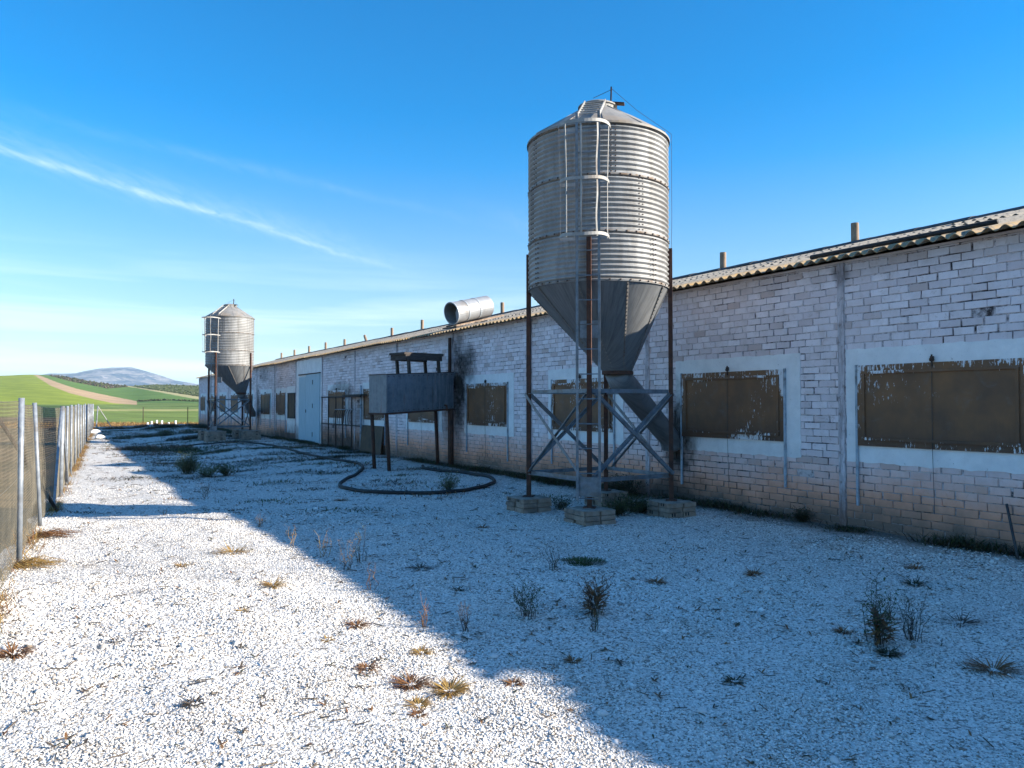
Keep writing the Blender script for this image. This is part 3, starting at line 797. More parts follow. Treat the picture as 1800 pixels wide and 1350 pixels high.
def shutter(i, a, b):
    L = b-a; H = WZ1-WZ0; cx = (a+b)/2; cz = (WZ0+WZ1)/2; hx, hh = L/2, H/2
    sx = hx/0.98; 
    mb = MB()
    mb.box(-hx, hx, 0, 0.022, -hh, hh)
    sh = mb.build('shutter', M['shutter'], shed, loc=(cx, 0.012, cz))
    bw = 0.075
    for nm, (x0, x1, z0, z1) in (('moulding', (-hx+bw, hx-bw, hh-bw-0.035, hh-bw)), ('moulding', (-hx+bw, hx-bw, -hh+bw, -hh+bw+0.035)),
                                 ('moulding', (-hx+bw, -hx+bw+0.035, -hh+bw+0.036, hh-bw-0.036)), ('moulding', (hx-bw-0.035, hx-bw, -hh+bw+0.036, hh-bw-0.036))):
        MB().box(x0, x1, 0.0215, 0.045, z0, z1).build(nm, M['shutter'], sh)
    for s_ in (-1, 1):
        MB().box(s_*hx-0.014+s_*0.016, s_*hx+0.014+s_*0.016, -0.002, 0.028, -0.80-hh+random.uniform(0, .25), hh+0.01).build('guide_rail', M['bluepipe'], sh)
    MB().tube([(0.02, 0.030, hh+0.05), (0.02, 0.037, 0), (0.025, 0.03, -hh), (0.02, 0.012, -hh-0.75)], 0.0035, 4).build('cable', M['cable'], sh)
    mb = MB(); mb.tube([(0.02, -0.002, hh+0.06), (0.02, 0.05, hh+0.06)], 0.012, 6); mb.tube([(-0.0, 0.03, hh+0.03), (0.04, 0.03, hh+0.03)], 0.022, 8)
    mb.bar((0.02, 0.03, hh+0.09), (0.02, 0.03, hh-0.05), 0.014)
    mb.build('pulley', M['rust_dark'], sh)
    return sh
for i, (a, b) in enumerate(WINS):
    s_ = shutter(i, a, b)
    if i == 0: s_['label'] = 'wide brown shutter with white paint flaking along its top edge'
# narrow hatch beside the blue door
x0, x1 = spx(518.5), spx(507)
x0, x1 = min(x0, x1), max(x0, x1)
ht = MB().box(x0, x1, 0.0085, 0.02, 1.0, 2.0).build('hatch', M['board'], shed)
mb = MB()
for q0, q1, r0, r1 in ((x0-.05, x1+.05, 2.0, 2.06), (x0-.05, x1+.05, 0.94, 1.0), (x0-.05, x0, 1.0, 2.0), (x1, x1+.05, 1.0, 2.0)): mb.box(q0, q1, 0.0085, 0.05, r0, r1)
mb.build('frame', M['wood_dark'], ht)
# the blue double door
dn, df = spx(563), spx(526.5); dm = spx(538.5)
door = MB().box(dn, dm-0.006, 0.010, 0.045, 0.05, 2.78).build('door', M['door'], shed)
door['label'] = 'tall pale blue double door with a wide and a narrow leaf'
MB().box(dm+0.006, df, 0.010, 0.045, 0.05, 2.70).build('narrow_leaf', M['door'], door)
MB().box(dn-0.05, df+0.05, 0.0085, 0.07, 2.785, 2.82).build('lintel', M['rust_dark'], door)
MB().bar((dm-0.06, 0.05, 1.35), (dm-0.06, 0.05, 1.22), 0.03, 0.03).build('handle', M['rust_dark'], door)
for z in (0.35, 1.5, 2.45):
    for xx in (dn+0.95,):
        MB().bar((xx, 0.047, z-0.09), (xx, 0.047, z+0.09), 0.035, 0.012).build('hinge', M['rust_dark'], door)

# roof: overlapping rows of corrugated sheets
SL = (5.03-3.47)/6.15
def build_roof():
    mb = MB(); lam = 0.177; step = lam/8
    ns = int((S1-S0+0.7)/step); xs = [S0-0.35+i*step for i in range(ns+1)]
    rows = [(0.17, -1.5), (-1.36, -3.05), (-2.9, -4.6), (-4.45, -6.02)]
    r_ = random.Random(5)
    sheet_w = lam*5
    def zr(y): return 3.475+(0.17-y)*SL
    for ri, (ya, yb) in enumerate(rows):
        base = len(mb.v); nsub = 3
        lift = {}
        vs = []
        for i, x in enumerate(xs):
            si = int((x-S0)/sheet_w)
            if si not in lift: lift[si] = (r_.uniform(-0.006, 0.010), r_.uniform(-0.035, 0.03))
            wv = 0.026*math.cos(2*math.pi*x/lam)
            sag = 0.012*math.sin(x*0.8)+0.010*math.sin(x*0.31+2)
            cut = 0.0
            if ri == 0 and -8.35 < x < -7.58: cut = -0.55+0.45*(-7.58-x)/0.77
            elif ri == 0 and -7.58 <= x < -6.8: cut = 0.14*(-6.8-x)/-0.78*-1
            for th in (0, 1):
                for j in range(nsub+1):
                    y = ya+(yb-ya)*j/nsub + (lift[si][1]+cut if j == 0 else 0)
                    up = 0.016*(1-j/nsub)*(ri > 0)
                    vs.append((x, y, zr(y)+wv+up+lift[si][0]+sag*(1 if ri == 0 else .6)-th*0.008))
        m_ = 2*(nsub+1); fs = []
        for i in range(len(xs)-1):
            for j in range(nsub):
                fs.append((i*m_+j, (i+1)*m_+j, (i+1)*m_+j+1, i*m_+j+1)[::-1])
                fs.append((i*m_+nsub+1+j, (i+1)*m_+nsub+1+j, (i+1)*m_+nsub+2+j, i*m_+nsub+2+j))
            fs.append((i*m_, (i+1)*m_, (i+1)*m_+nsub+1, i*m_+nsub+1))
        mb.add(vs, fs)
    # the rear slope
    vs = []; fs = []
    for i in range(0, len(xs), 4):
        x = xs[i]; vs += [(x, -6.0, zr(-6.0)), (x, -12.4, zr(-6.0)-6.4*SL), (x, -6.0, zr(-6.0)-0.05), (x, -12.4, zr(-6.0)-6.4*SL-0.05)]
    for i in range(len(vs)//4-1):
        b = i*4; fs += [(b, b+1, b+5, b+4), (b+2, b+3, b+7, b+6)[::-1]]
    mb.add(vs, fs)
    rf = mb.build('roof', M['roof'], shed, smooth=False)
    # ridge
    mb = MB(); x = S0-0.3; zt = zr(-6.0)
    while x < S1+0.3:
        L = 1.05; lf = r_.uniform(0, 0.018)
        vs = []
        for xx in (x, x+L+0.04):
            for (y, z) in ((-5.72, zt-0.045), (-5.86, zt+0.035), (-6.0, zt+0.062), (-6.14, zt+0.035), (-6.28, zt-0.045)): vs.append((xx, y, z+lf+(0.012 if xx == x else 0)))
        mb.add(vs, [(j, j+1, j+6, j+5) for j in range(4)]+[(0, 1, 2, 3, 4)[::-1], (5, 6, 7, 8, 9)])
        x += L
    mb.build('ridge_cap', M['ridge'], rf)
    return rf, zt
roof, ZT = build_roof()
# beam under the eave
MB().box(S0, -8.32, -0.20, -0.004, HE+0.0015, HE+0.030).box(-7.55, S1, -0.20, -0.004, HE+0.0015, HE+0.030).build('eave_course', M['brick'], shed)
# vent pipes on the ridge: 1/(x-105) steps of 0.000142
def ridge_s(inv):   # ridge line: X0'=17.2
    d = 17.2*FP*inv; return d
v0 = 0.000711
for i in range(-3, 14):
    inv = v0+0.000142*i
    if inv <= 0: continue
    d = 17.2*FP*inv; X = 17.2-0.589*d
    loc = Vector((X, d, 0))-P0; s_ = loc.dot(WALL_U)
    h = 0.45+random.uniform(-0.05, 0.05); tilt = random.uniform(-0.03, 0.03)
    lean = 0.0
    if i == 8: lean = 0.85; h = 0.36
    rad = 0.082 if i < 3 else 0.075
    mb = MB(); top = Vector((lean*h*1.0+tilt*h, 0, h))
    mb.tube([(0, 0, -0.12), (0, 0, 0), tuple(top)], [rad, rad, rad*0.98], 14, cap=False)
    mb.tube([tuple(top), (0, 0, 0)], [rad*0.8, rad*0.8], 14, cap=False)
    # rim
    n = len(mb.v)
    vp = mb.build('vent_pipe', M['vent'], roof, smooth=True, loc=(s_, -5.93, ZT+0.01))
    if lean: vp['label'] = 'vent pipe leaning over on the ridge'

# the hood: a sheet metal drum lying up the roof slope, its open mouth to the yard
hd = Vector((0.725, 0.69, 0.24)).normalized(); hm = Vector((-1.64, 20.7, 4.03)); LH = 1.32; RH_ = 0.295
hx = hd.cross(Vector((0, 0, 1))).normalized(); hy = hx.cross(hd).normalized()
rotm = Matrix.Rotation(-PHI, 3, 'Z')
def hp(a, r_, l): return rotm @ (hm + hx*(r_*math.cos(a)) + hy*(r_*math.sin(a)) + hd*l - P0)
def drum(r0, r1, ls, seg=32, close=True):
    vs = [hp(2*math.pi*k/seg, r0, l) for l in ls for k in range(seg)]; n = len(ls)
    fs = [(i*seg+k, (i+1)*seg+k, (i+1)*seg+(k+1) % seg, i*seg+(k+1) % seg) for i in range(n-1) for k in range(seg)]
    b0 = len(vs); vs += [hp(2*math.pi*k/seg, r1, l) for l in ls for k in range(seg)]
    fs += [(b0+i*seg+k, b0+i*seg+(k+1) % seg, b0+(i+1)*seg+(k+1) % seg, b0+(i+1)*seg+k) for i in range(n-1) for k in range(seg)]
    for e in (0, n-1): fs += [(e*seg+k, e*seg+(k+1) % seg, b0+e*seg+(k+1) % seg, b0+e*seg+k) for k in range(seg)]
    return MB().add(vs, fs)
hood = drum(RH_, RH_-0.012, [LH*i/8 for i in range(9)]).build('roof_ventilator', M['pale_sheet'], shed, smooth=False)
hood['label'] = 'pale sheet metal ventilator drum lying on the roof near the eave'
for l in (0.42, 0.84): drum(RH_+0.010, RH_+0.001, [l-0.022, l+0.022]).build('seam_band', M['hood_end'], hood)
drum(RH_+0.016, RH_+0.001, [0.0, 0.03]).build('rim', M['hood_end'], hood)
seg = 28; MB().add([hp(2*math.pi*k/seg, RH_-0.014, LH-0.05) for k in range(seg)], [tuple(range(seg))]).build('end_plate', M['rust_dark'], hood)
q = [hp(a, RH_-0.02, 0.12+0.10*(k % 2)) for k, a in enumerate(())]
vs = [hp(R(-80)+R(12)*k, RH_-0.016, 0.20) for k in range(13)]; vs.append(hp(R(180), 0.06, 0.20)); vs.append(hp(R(250), RH_-0.05, 0.20))
MB().add(vs, [tuple(range(len(vs)))]).build('baffle', M['hood_end'], hood)
for off, z_, l0, l1, ww in ((0.20, -0.335, -0.12, LH+0.35, 0.14), (-0.22, -0.335, -0.02, LH+0.1, 0.14), (0.0, -0.375, -0.16, 0.02, 0.6)):
    a = rotm @ (hm+hx*off+hy*z_+hd*l0-P0); b = rotm @ (hm+hx*off+hy*z_+hd*l1-P0)
    MB().bar(a, b, ww, 0.035, up=tuple(rotm @ hy)).build('base_plank', M['wood_dark'] if off <= 0 else M['vent'], hood)

# black pipe resting on the roof edge
def roof_pt(s_, y, up=0.0):
    z = 3.475+(0.17-y)*SL+up
    return P0+WALL_U*s_+WALL_N*y+Vector((0, 0, z))
mb = MB(); a, b = spx(1745), spx(1412)
mb.tube([roof_pt(a+(b-a)*t_, -0.16+0.03*math.sin(t_*5), 0.062) for t_ in np.linspace(0, 1, 9)], 0.030, 10)
o = mb.build('black_pipe', M['hose'], smooth=True)
tag(o, 'straight black plastic pipe lying along the roof edge above the widest shutter', 'pipe')

# ------------------------------------------------------------------ feed silos
def build_silo(loc, rz, shift, label, seed, chute_end, cd=1.05):
    t = empty('feed_silo', loc, rz, label=label, cat='silo', group='feed silos beside the shed')
    RC = 1.015; z0, z1 = 3.25, 5.42; nw = 31; seg = 96; r_ = random.Random(seed)
    mb = MB(); prof = []
    for i in range(nw*8+1):
        z = z0+(z1-z0)*i/(nw*8); prof.append((RC+0.016*math.cos(2*math.pi*i/8), z))
    mb.lathe(prof, seg)
    for zc in (3.27, 3.93, 4.70, 5.40):     # rusty lap joints and their bolts
        mb.lathe([(RC+0.010, zc-0.016), (RC+0.0165, zc-0.012), (RC+0.0165, zc+0.012), (RC+0.010, zc+0.016)], seg, 1)
        for k in range(44):
            a = 2*math.pi*k/44+zc; rr = RC+0.018
            M4 = Matrix.Rotation(a, 4, 'Z') @ Matrix.Translation((rr, 0, zc))
            mb.box(-0.004, 0.008, -0.009, 0.009, -0.009, 0.009, 2, M4=M4)
    for (lo, hi, angs) in ((3.27, 3.93, (-2.45, -0.6, 1.2)), (3.93, 4.70, (-2.6, -0.85, 0.9)), (4.70, 5.40, (-2.5, -1.25, 0.5, 2))):
        for a0 in angs:
            for c in (-0.03, 0.03):
                z = lo+0.035
                while z < hi-0.02:
                    M4 = Matrix.Rotation(a0+c, 4, 'Z') @ Matrix.Translation((RC+0.008, 0, z))
                    mb.box(-0.004, 0.009, -0.008, 0.008, -0.008, 0.008, 2, M4=M4); z += 0.07
    body = mb.build('cylinder', [M['silo'], M['rust_band'], M['rust_dark']], t, smooth=True)
    # conical roof with raised seams
    mb = MB(); mb.lathe([(RC+0.035, z1-0.03), (RC+0.035, z1), (0.62, z1+0.29), (0.24, z1+0.515)], 64)
    for k in range(12):
        a = 2*math.pi*k/12+0.2; c, s_ = math.cos(a), math.sin(a)
        mb.bar((c*(RC+0.03), s_*(RC+0.03), z1+0.006), (c*0.245, s_*0.245, z1+0.518), 0.022, 0.02)
    rf = mb.build('silo_roof', M['silo_roof'], t, smooth=False)
    mb = MB(); mb.lathe([(0.265, z1+0.44), (0.27, z1+0.555), (0.29, z1+0.555), (0.29, z1+0.575), (0.24, z1+0.60), (0.14, z1+0.628), (0.02, z1+0.638)], 32)
    lid = mb.build('lid', M['silo_roof'], rf)
    mb = MB(); mb.bar((0.20, -0.05, z1+0.50), (0.21, -0.05, z1+0.84), 0.035, 0.02); mb.tube([(0.21, -0.05, z1+0.80), (-0.05, -0.1, z1+0.68)], 0.004, 4)
    mb.bar((0.20, -0.05, z1+0.60), (0.40, -0.05, z1+0.57), 0.10, 0.02)
    mb.tube([(0.21, -0.05, z1+0.82), (0.6, -0.25, z1+0.38), (RC+0.06, -0.2, z1+0.02), (RC+0.06, -0.15, 4.2), (RC+0.04, -0.1, 3.4)], 0.003, 4)
    mb.build('lid_lever', M['rust_dark'], rf)
    # eccentric hopper
    a = R(43.5); sx, sy = shift*math.cos(a), shift*math.sin(a); zo = 2.05; ro = 0.20
    mb = MB(); n = 64; rows = 7; vs = []
    for i in range(rows+1):
        k = i/rows; rr = (RC-0.004)*(1-k)+ro*k
        for j in range(n):
            an = 2*math.pi*j/n; vs.append((sx*k+rr*math.cos(an), sy*k+rr*math.sin(an), z0*(1-k)+zo*k))
    mb.add(vs, [(i*n+j, i*n+(j+1) % n, (i+1)*n+(j+1) % n, (i+1)*n+j)[::-1] for i in range(rows) for j in range(n)])
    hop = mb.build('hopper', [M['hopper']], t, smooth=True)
    mb = MB()
    for q_ in range(9):      # lapped panel seams with bolts
        an = 2*math.pi*q_/9+0.35; c, s_ = math.cos(an), math.sin(an)
        top = Vector((c*(RC+0.001), s_*(RC+0.001), z0-0.01)); bot = Vector((sx+c*(ro+0.005), sy+s_*(ro+0.005), zo+0.02))
        mb.bar(top, bot, 0.03, 0.006, up=(c, s_, 0.3))
        for k in range(24):
            p = top.lerp(bot, (k+0.5)/24)+Vector((c, s_, -0.5))*0.004
            mb.box(p.x-0.008, p.x+0.008, p.y-0.008, p.y+0.008, p.z-0.008, p.z+0.008)
    mb.build('panel_seams', M['seam'], hop)
    MB().lathe([(ro+0.005, zo+0.03), (ro+0.035, zo+0.03), (ro+0.035, zo-0.02), (ro+0.005, zo-0.02)], 32, c=(sx, sy)).build('outlet_collar', M['rust'], hop)
    # chute
    e = Vector(chute_end); st = Vector((sx, sy, zo-0.02)); dr = (e-st).normalized()
    pts = [st+Vector((0, 0, 0.04)), st+dr*0.1-Vector((0, 0, 0.03)), st+dr*0.25, e-dr*0.25, e-dr*0.05, e+Vector((dr.x*0.04, dr.y*0.04, -0.10)), e+Vector((dr.x*0.05, dr.y*0.05, -0.18))]
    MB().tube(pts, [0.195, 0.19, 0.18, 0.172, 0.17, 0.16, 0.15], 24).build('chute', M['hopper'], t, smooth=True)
    # legs
    RL = 1.045; L = [Vector((RL*math.cos(R(q_)), RL*math.sin(R(q_)), 0)) for q_ in (-90, 0, 90, 180)]
    for p in L:
        mb = MB(); mb.bar(p+Vector((0, 0, 0.20)), p+Vector((0, 0, 3.84)), 0.062, 0.062, up=tuple(p.normalized()))
        mb.box(p.x-0.08, p.x+0.08, p.y-0.08, p.y+0.08, 0.205, 0.222)
        mb.build('leg', M['rust'], t)
    for i in range(4):
        p, q_ = L[i], L[(i+1) % 4]; out = ((p+q_)/2).normalized()
        ins = (q_-p).normalized()*0.04
        for z in (0.57, 1.77):
            MB().angle(p+ins+out*0.01+Vector((0, 0, z)), q_-ins+out*0.01+Vector((0, 0, z)), 0.055, up=(0, 0, 1)).build('crossbar', M['galv'], t)
        MB().angle(p+ins+out*0.030+Vector((0, 0, 0.60)), q_-ins+out*0.030+Vector((0, 0, 1.74)), 0.046).build('brace', M['galv'], t)
        MB().angle(q_-ins+out*0.075+Vector((0, 0, 0.60)), p+ins+out*0.075+Vector((0, 0, 1.74)), 0.046).build('brace', M['galv'], t)
    # ladder
    yl = -1.135; lad = MB().angle((-0.148, yl, 0.30), (-0.148, yl, 5.50), 0.036).build('ladder', M['galv'], t)
    MB().angle((0.148, yl, 0.30), (0.148, yl, 5.50), 0.036).build('rail', M['galv'], lad)
    z = 0.34
    while z < 5.4:
        MB().tube([(-0.148, yl, z), (0.148, yl, z+r_.uniform(-.006, .006))], 0.009, 6).build('rung', M['galv'], lad); z += 0.33
    MB().box(-0.145, 0.145, yl+0.022, yl+0.028, 0.36, 0.62).build('foot_plate', M['galv'], lad)
    # roof ladder
    rl = MB()
    A = Vector((0, -1.06, 5.50)); B = Vector((0, -0.30, 5.97))
    for s_ in (-0.148, 0.148): rl.bar(A+Vector((s_, 0, 0)), B+Vector((s_, 0, 0)), 0.012, 0.045)
    for k in range(6): p = A.lerp(B, (k+0.5)/6); rl.tube([p+Vector((-0.148, 0, 0)), p+Vector((0.148, 0, 0))], 0.009, 6)
    rl.build('roof_ladder', M['cage'], t)
    # cage
    hoops = [(5.27, 0.345, 0.042), (4.53, 0.325, 0.042), (3.80, 0.325, 0.042)]
    def hoop(zc, rr, hgt):
        mb = MB(); vs = []; m_ = 22
        for k in range(m_+1):
            an = math.pi*(k/m_); x = -0.045-rr*math.cos(an); y = yl-0.02-rr*cd*math.sin(an)
            nx, ny = -math.cos(an), -math.sin(an)
            for (o_, zz) in ((0, -hgt/2), (0.006, -hgt/2), (0.006, hgt/2), (0, hgt/2)): vs.append((x+nx*o_, y+ny*o_, zc+zz+0.012*math.sin(an*3)))
        mb.add(vs, [(k*4+j, k*4+(j+1) % 4, (k+1)*4+(j+1) % 4, (k+1)*4+j) for k in range(m_) for j in range(4)])
        mb.bar((-0.045-rr, yl-0.02, zc), (-0.148, yl, zc), 0.006, hgt); mb.bar((rr-0.045, yl-0.02, zc), (0.148, yl, zc), 0.006, hgt)
        return mb
    cg = hoop(*hoops[0]).build('safety_cage', M['cage'], t)
    for h in hoops[1:]: hoop(*h).build('hoop', M['cage'], cg)
    for an, wv in ((12, 0), (50, 0), (90, 0.006), (128, 0.014), (168, 0)):
        an = R(an); mb = MB(); prev = None
        for k in range(15):
            zz = 3.77+(5.30-3.77)*k/14; rr = 0.325+0.02*max(0, (zz-4.53)/0.74)
            x = -0.045-(rr-0.004)*math.cos(an)+0.5*wv*math.sin(zz*9); y = yl-0.02-(rr-0.004)*cd*math.sin(an)+wv*math.cos(zz*7)
            p = Vector((x, y, zz))
            if prev is not None: mb.bar(prev, p, 0.023, 0.005, up=(math.sin(an)*0.0+(-math.cos(an)), -math.sin(an), 0))
            prev = p
        mb.build('strip', M['cage'], cg)
    # sight plate on the cone side
    MB().box(-0.16, 0.12, -0.78, -0.76, 2.50, 2.74).build('sight_plate', M['galv'], t)
    return t
M['rust_band'] = simple('rust_streaked_band', (0.26, 0.25, 0.235), (0.17, 0.12, 0.085), 7, 0.7, 0.2, lo=0.45, hi=0.6)
M['seam'] = simple('seam_strip', (0.16, 0.15, 0.14), (0.22, 0.20, 0.18), 7, 0.6, 0.3, third=(0.11, 0.06, 0.035))
SILO1 = Vector((1.27, 11.30, 0)); SILO2 = Vector((-12.62, 34.3, 0))
def local_end(c, rz, world_pt): return Matrix.Rotation(-rz, 3, 'Z') @ (Vector(world_pt)-c)
RZ = R(-13)
e1 = P0+WALL_U*spx(1190)+WALL_N*0.16; e1.z = 1.02
e2 = P0+WALL_U*spx(452)+WALL_N*0.25; e2.z = 1.10
build_silo(SILO1, RZ, 0.36, 'large corrugated feed silo on rusty legs standing in front of the near shuttered windows', 1, local_end(SILO1, RZ, e1))
build_silo(SILO2, RZ, 0.50, 'small far corrugated feed silo near the far end of the shed, beyond the blue door', 2, local_end(SILO2, RZ, e2), 1.95)

# brick footings under the silo legs
def footing(c, w_, h_, seed, label, grp, gz=0.0):
    t = empty('brick_footing', (c.x, c.y, 0), PHI, label=label, cat='footing', group=grp)
    r_ = random.Random(seed); mb = MB(); rh = 0.068; rows = max(2, int(round(h_/rh)))
    rh = h_/rows; z = 0
    hw = w_/2; mb.box(-hw+0.03, hw-0.03, -hw+0.03, hw-0.03, -0.08, h_-0.004)
    for i in range(rows):
        for side in range(4):
            n = max(2, int(round(w_/0.24))); L = w_/n
            for k in range(n):
                if i % 2 and k == 0 and r_.random() < .2: continue
                a = -hw+k*L+0.005; b = -hw+(k+1)*L-0.005; dd = r_.uniform(-0.018, 0.014); a += r_.uniform(0, 0.008); b -= r_.uniform(0, 0.010)
                M4 = Matrix.Rotation(side*math.pi/2, 4, 'Z')
                mb.box(a, b, -hw-dd, -hw+0.05, i*rh+0.004-(0.08 if i == 0 else 0), (i+1)*rh-0.004, 1, M4=M4)
                if r_.random() < 0.28:     # hollow brick end showing its holes
                    for hx_ in (0.03, 0.075):
                        for hz_ in (0.25, 0.6):
                            mb.box(a+hx_, a+hx_+0.026, -hw-dd-0.0015, -hw-dd+0.001, i*rh+rh*hz_-0.002, i*rh+rh*hz_+0.020, 2, M4=M4)
    mb.build('block', [M['concrete'], M['brick_bare'], M['hole']], t)
    cap = MB(); n = 10; vs = [(-hw+w_*i/n+0.0*j, -hw+w_*j/n, h_+0.004+r_.uniform(-0.004, 0.012) if 0 < i < n and 0 < j < n else h_-0.012) for j in range(n+1) for i in range(n+1)]
    cap.add(vs, [(j*(n+1)+i, j*(n+1)+i+1, (j+1)*(n+1)+i+1, (j+1)*(n+1)+i) for j in range(n) for i in range(n)])
    cap.build('mortar_cap', M['concrete'], t)
legn = [('front leg nearest the camera', -90), ('right leg beside the shed wall', 0), ('rear leg hidden among weeds', 90), ('left leg facing the yard', 180)]
for si, (C0, nm, h_, w_) in enumerate(((SILO1, 'large near silo', 0.20, 0.49), (SILO2, 'small far silo', 0.40, 0.78))):
    for li, (ln, q_) in enumerate(legn):
        v = Matrix.Rotation(RZ, 3, 'Z') @ Vector((1.045*math.cos(R(q_)), 1.045*math.sin(R(q_)), 0))
        footing(C0+v, w_, h_, si*4+li, 'hollow brick footing under the %s of the %s' % (ln, nm), 'brick footings of the %s' % nm)

# ------------------------------------------------------------------ raised metal tank
def build_tank():
    A = Vector((-3.0, 18.3, 0)); u = Vector((0.731, 0.682, 0)); v = Vector((-0.682, 0.731, 0))
    ang = math.atan2(u.y, u.x); L, W = 2.05, 0.74; z0, H = 1.37, 0.92; tl = 0.05
    t = empty('water_tank', A, ang, label='grey sheet metal tank raised on four thin rusty legs beside the shed', cat='tank')
    mb = MB(); tt = 0.012
    def Z(x, z): return z+tl*x
    def pan(p):  # a panel given 4 outer corners, thickness inwards by tuple shift
        pass
    c = [(0, 0), (L, 0), (L, W), (0, W)]
    vs = [(x, y, Z(x, z0)) for x, y in c]+[(x, y, Z(x, z0+H)) for x, y in c]
    ci = [(tt, tt), (L-tt, tt), (L-tt, W-tt), (tt, W-tt)]
    vs += [(x, y, Z(x, z0+H)) for x, y in ci]+[(x, y, Z(x, z0+0.05)) for x, y in ci]
    fs = [(3, 2, 1, 0)]+[(i, (i+1) % 4, 4+(i+1) % 4, 4+i) for i in range(4)]+[(4+i, 4+(i+1) % 4, 8+(i+1) % 4, 8+i) for i in range(4)]+[(8+i, 8+(i+1) % 4, 12+(i+1) % 4, 12+i) for i in range(4)]+[(12, 13, 14, 15)]
    mb.add(vs, fs)
    mb.build('tank_body', M['tank'], t)
    mb = MB()
    for i in range(4):
        a, b = c[i], c[(i+1) % 4]
        mb.bar((a[0], a[1], Z(a[0], z0+H+0.006)), (b[0], b[1], Z(b[0], z0+H+0.006)), 0.03, 0.02)
    mb.build('rim', M['tank_rim'], t)
    mb = MB()
    for i in range(4):
        a, b = c[i], c[(i+1) % 4]
        mb.bar((a[0], a[1], Z(a[0], z0-0.022)), (b[0], b[1], Z(b[0], z0-0.022)), 0.05, 0.044)
    mb.build('base_frame', M['rust'], t)
    mb = MB(); mb.bar((0.0, -0.003, Z(0, z0)), (0.0, -0.003, Z(0, z0+H)), 0.03, 0.006); mb.bar((1.38, -0.003, Z(1.38, z0)), (1.38, -0.003, Z(1.38, z0+H)), 0.02, 0.006)
    mb.build('corner_strip', M['galv'], t)
    mb = MB()
    for k in range(14):
        x = 0.07+k*0.147
        for zz in (z0+0.04, z0+H-0.05): mb.box(x-0.009, x+0.009, -0.010, 0.001, Z(x, zz)-0.009, Z(x, zz)+0.009)
    mb.build('rivets', M['rust_dark'], t)
    MB().tube([(1.75, -0.02, Z(1.75, z0+0.10)), (1.75, -0.10, Z(1.75, z0+0.09)), (1.75, -0.12, Z(1.75, z0-0.05))], 0.022, 8).build('outlet_pipe', M['rust'], t, smooth=True)
    lean = Vector((0.075, -0.01, 0))
    for i, (x, y) in enumerate(((0.05, 0.05), (L-0.06, 0.02), (L-0.05, W-0.05), (0.05, W-0.05))):
        r_ = 0.062 if i == 1 else 0.045
        l_ = lean if i != 1 else lean*0.1
        MB().tube([(x+l_.x, y+l_.y, -0.05), (x, y, Z(x, z0-0.045))], r_, 12).build('leg', M['rust'], t, smooth=True)
    # old wooden stand on top of the tank
    s_ = empty('wooden_stand', A+u*0.62+v*0.05+Vector((0, 0, Z(0.62, z0+H)+0.018)), ang, label='dark weathered wooden stand perched on top of the raised grey tank', cat='stand')
    h = 0.46
    for i, (x, y) in enumerate(((0.10, 0.06), (1.02, 0.06), (1.0, 0.60), (0.13, 0.60))):
        MB().bar((x+0.03, y, 0.0+tl*x), (x-0.01, y, h), 0.065, 0.065).build('leg', M['wood_dark'], s_)
    MB().box(-0.06, 1.15, 0.0, 0.66, h+0.001, h+0.055).build('top', M['wood_dark'], s_)
    mb = MB(); mb.box(-0.02, 1.10, 0.0, 0.025, h-0.13, h-0.001); mb.box(-0.02, 1.10, 0.63, 0.655, h-0.13, h-0.001); mb.box(-0.02, 0.0, 0.026, 0.629, h-0.13, h-0.001)
    mb.build('apron', M['wood_dark'], s_)
build_tank()

# rusty post on the wall behind the tank, pale pipe beside the fifth window
def wall_pt(s_, y, z): return P0+WALL_U*s_+WALL_N*y+Vector((0, 0, z))
o = MB().tube([wall_pt(spx(795.5), 0.09, -0.05), wall_pt(spx(795.5), 0.09, 3.3)], 0.045, 10).build('rusty_post', M['rust'], smooth=True)
tag(o, 'rusty round post standing against the sooty wall behind the tank', 'post')
o = MB().tube([wall_pt(spx(638), 0.08, -0.05), wall_pt(spx(638), 0.08, 2.2)], 0.035, 8).build('wall_pipe', M['bluepipe'], smooth=True)
tag(o, 'pale vertical pipe against the wall left of the raised tank', 'pipe')
# brown board leaning on the wall behind the tank legs
a, b = spx(678), spx(641)
mb = MB(); vs = [wall_pt(a, 0.16, -0.02), wall_pt(b, 0.16, -0.02), wall_pt(b, 0.055, 0.88), wall_pt(a, 0.055, 0.88)]
vs += [p+WALL_N*0.03 for p in vs]
mb.add(vs, [(0, 1, 2, 3), (7, 6, 5, 4), (0, 4, 5, 1), (1, 5, 6, 2), (2, 6, 7, 3), (3, 7, 4, 0)])
tag(mb.build('leaning_board', M['board']), 'wide brown board leaning against the wall behind the tank legs', 'board')

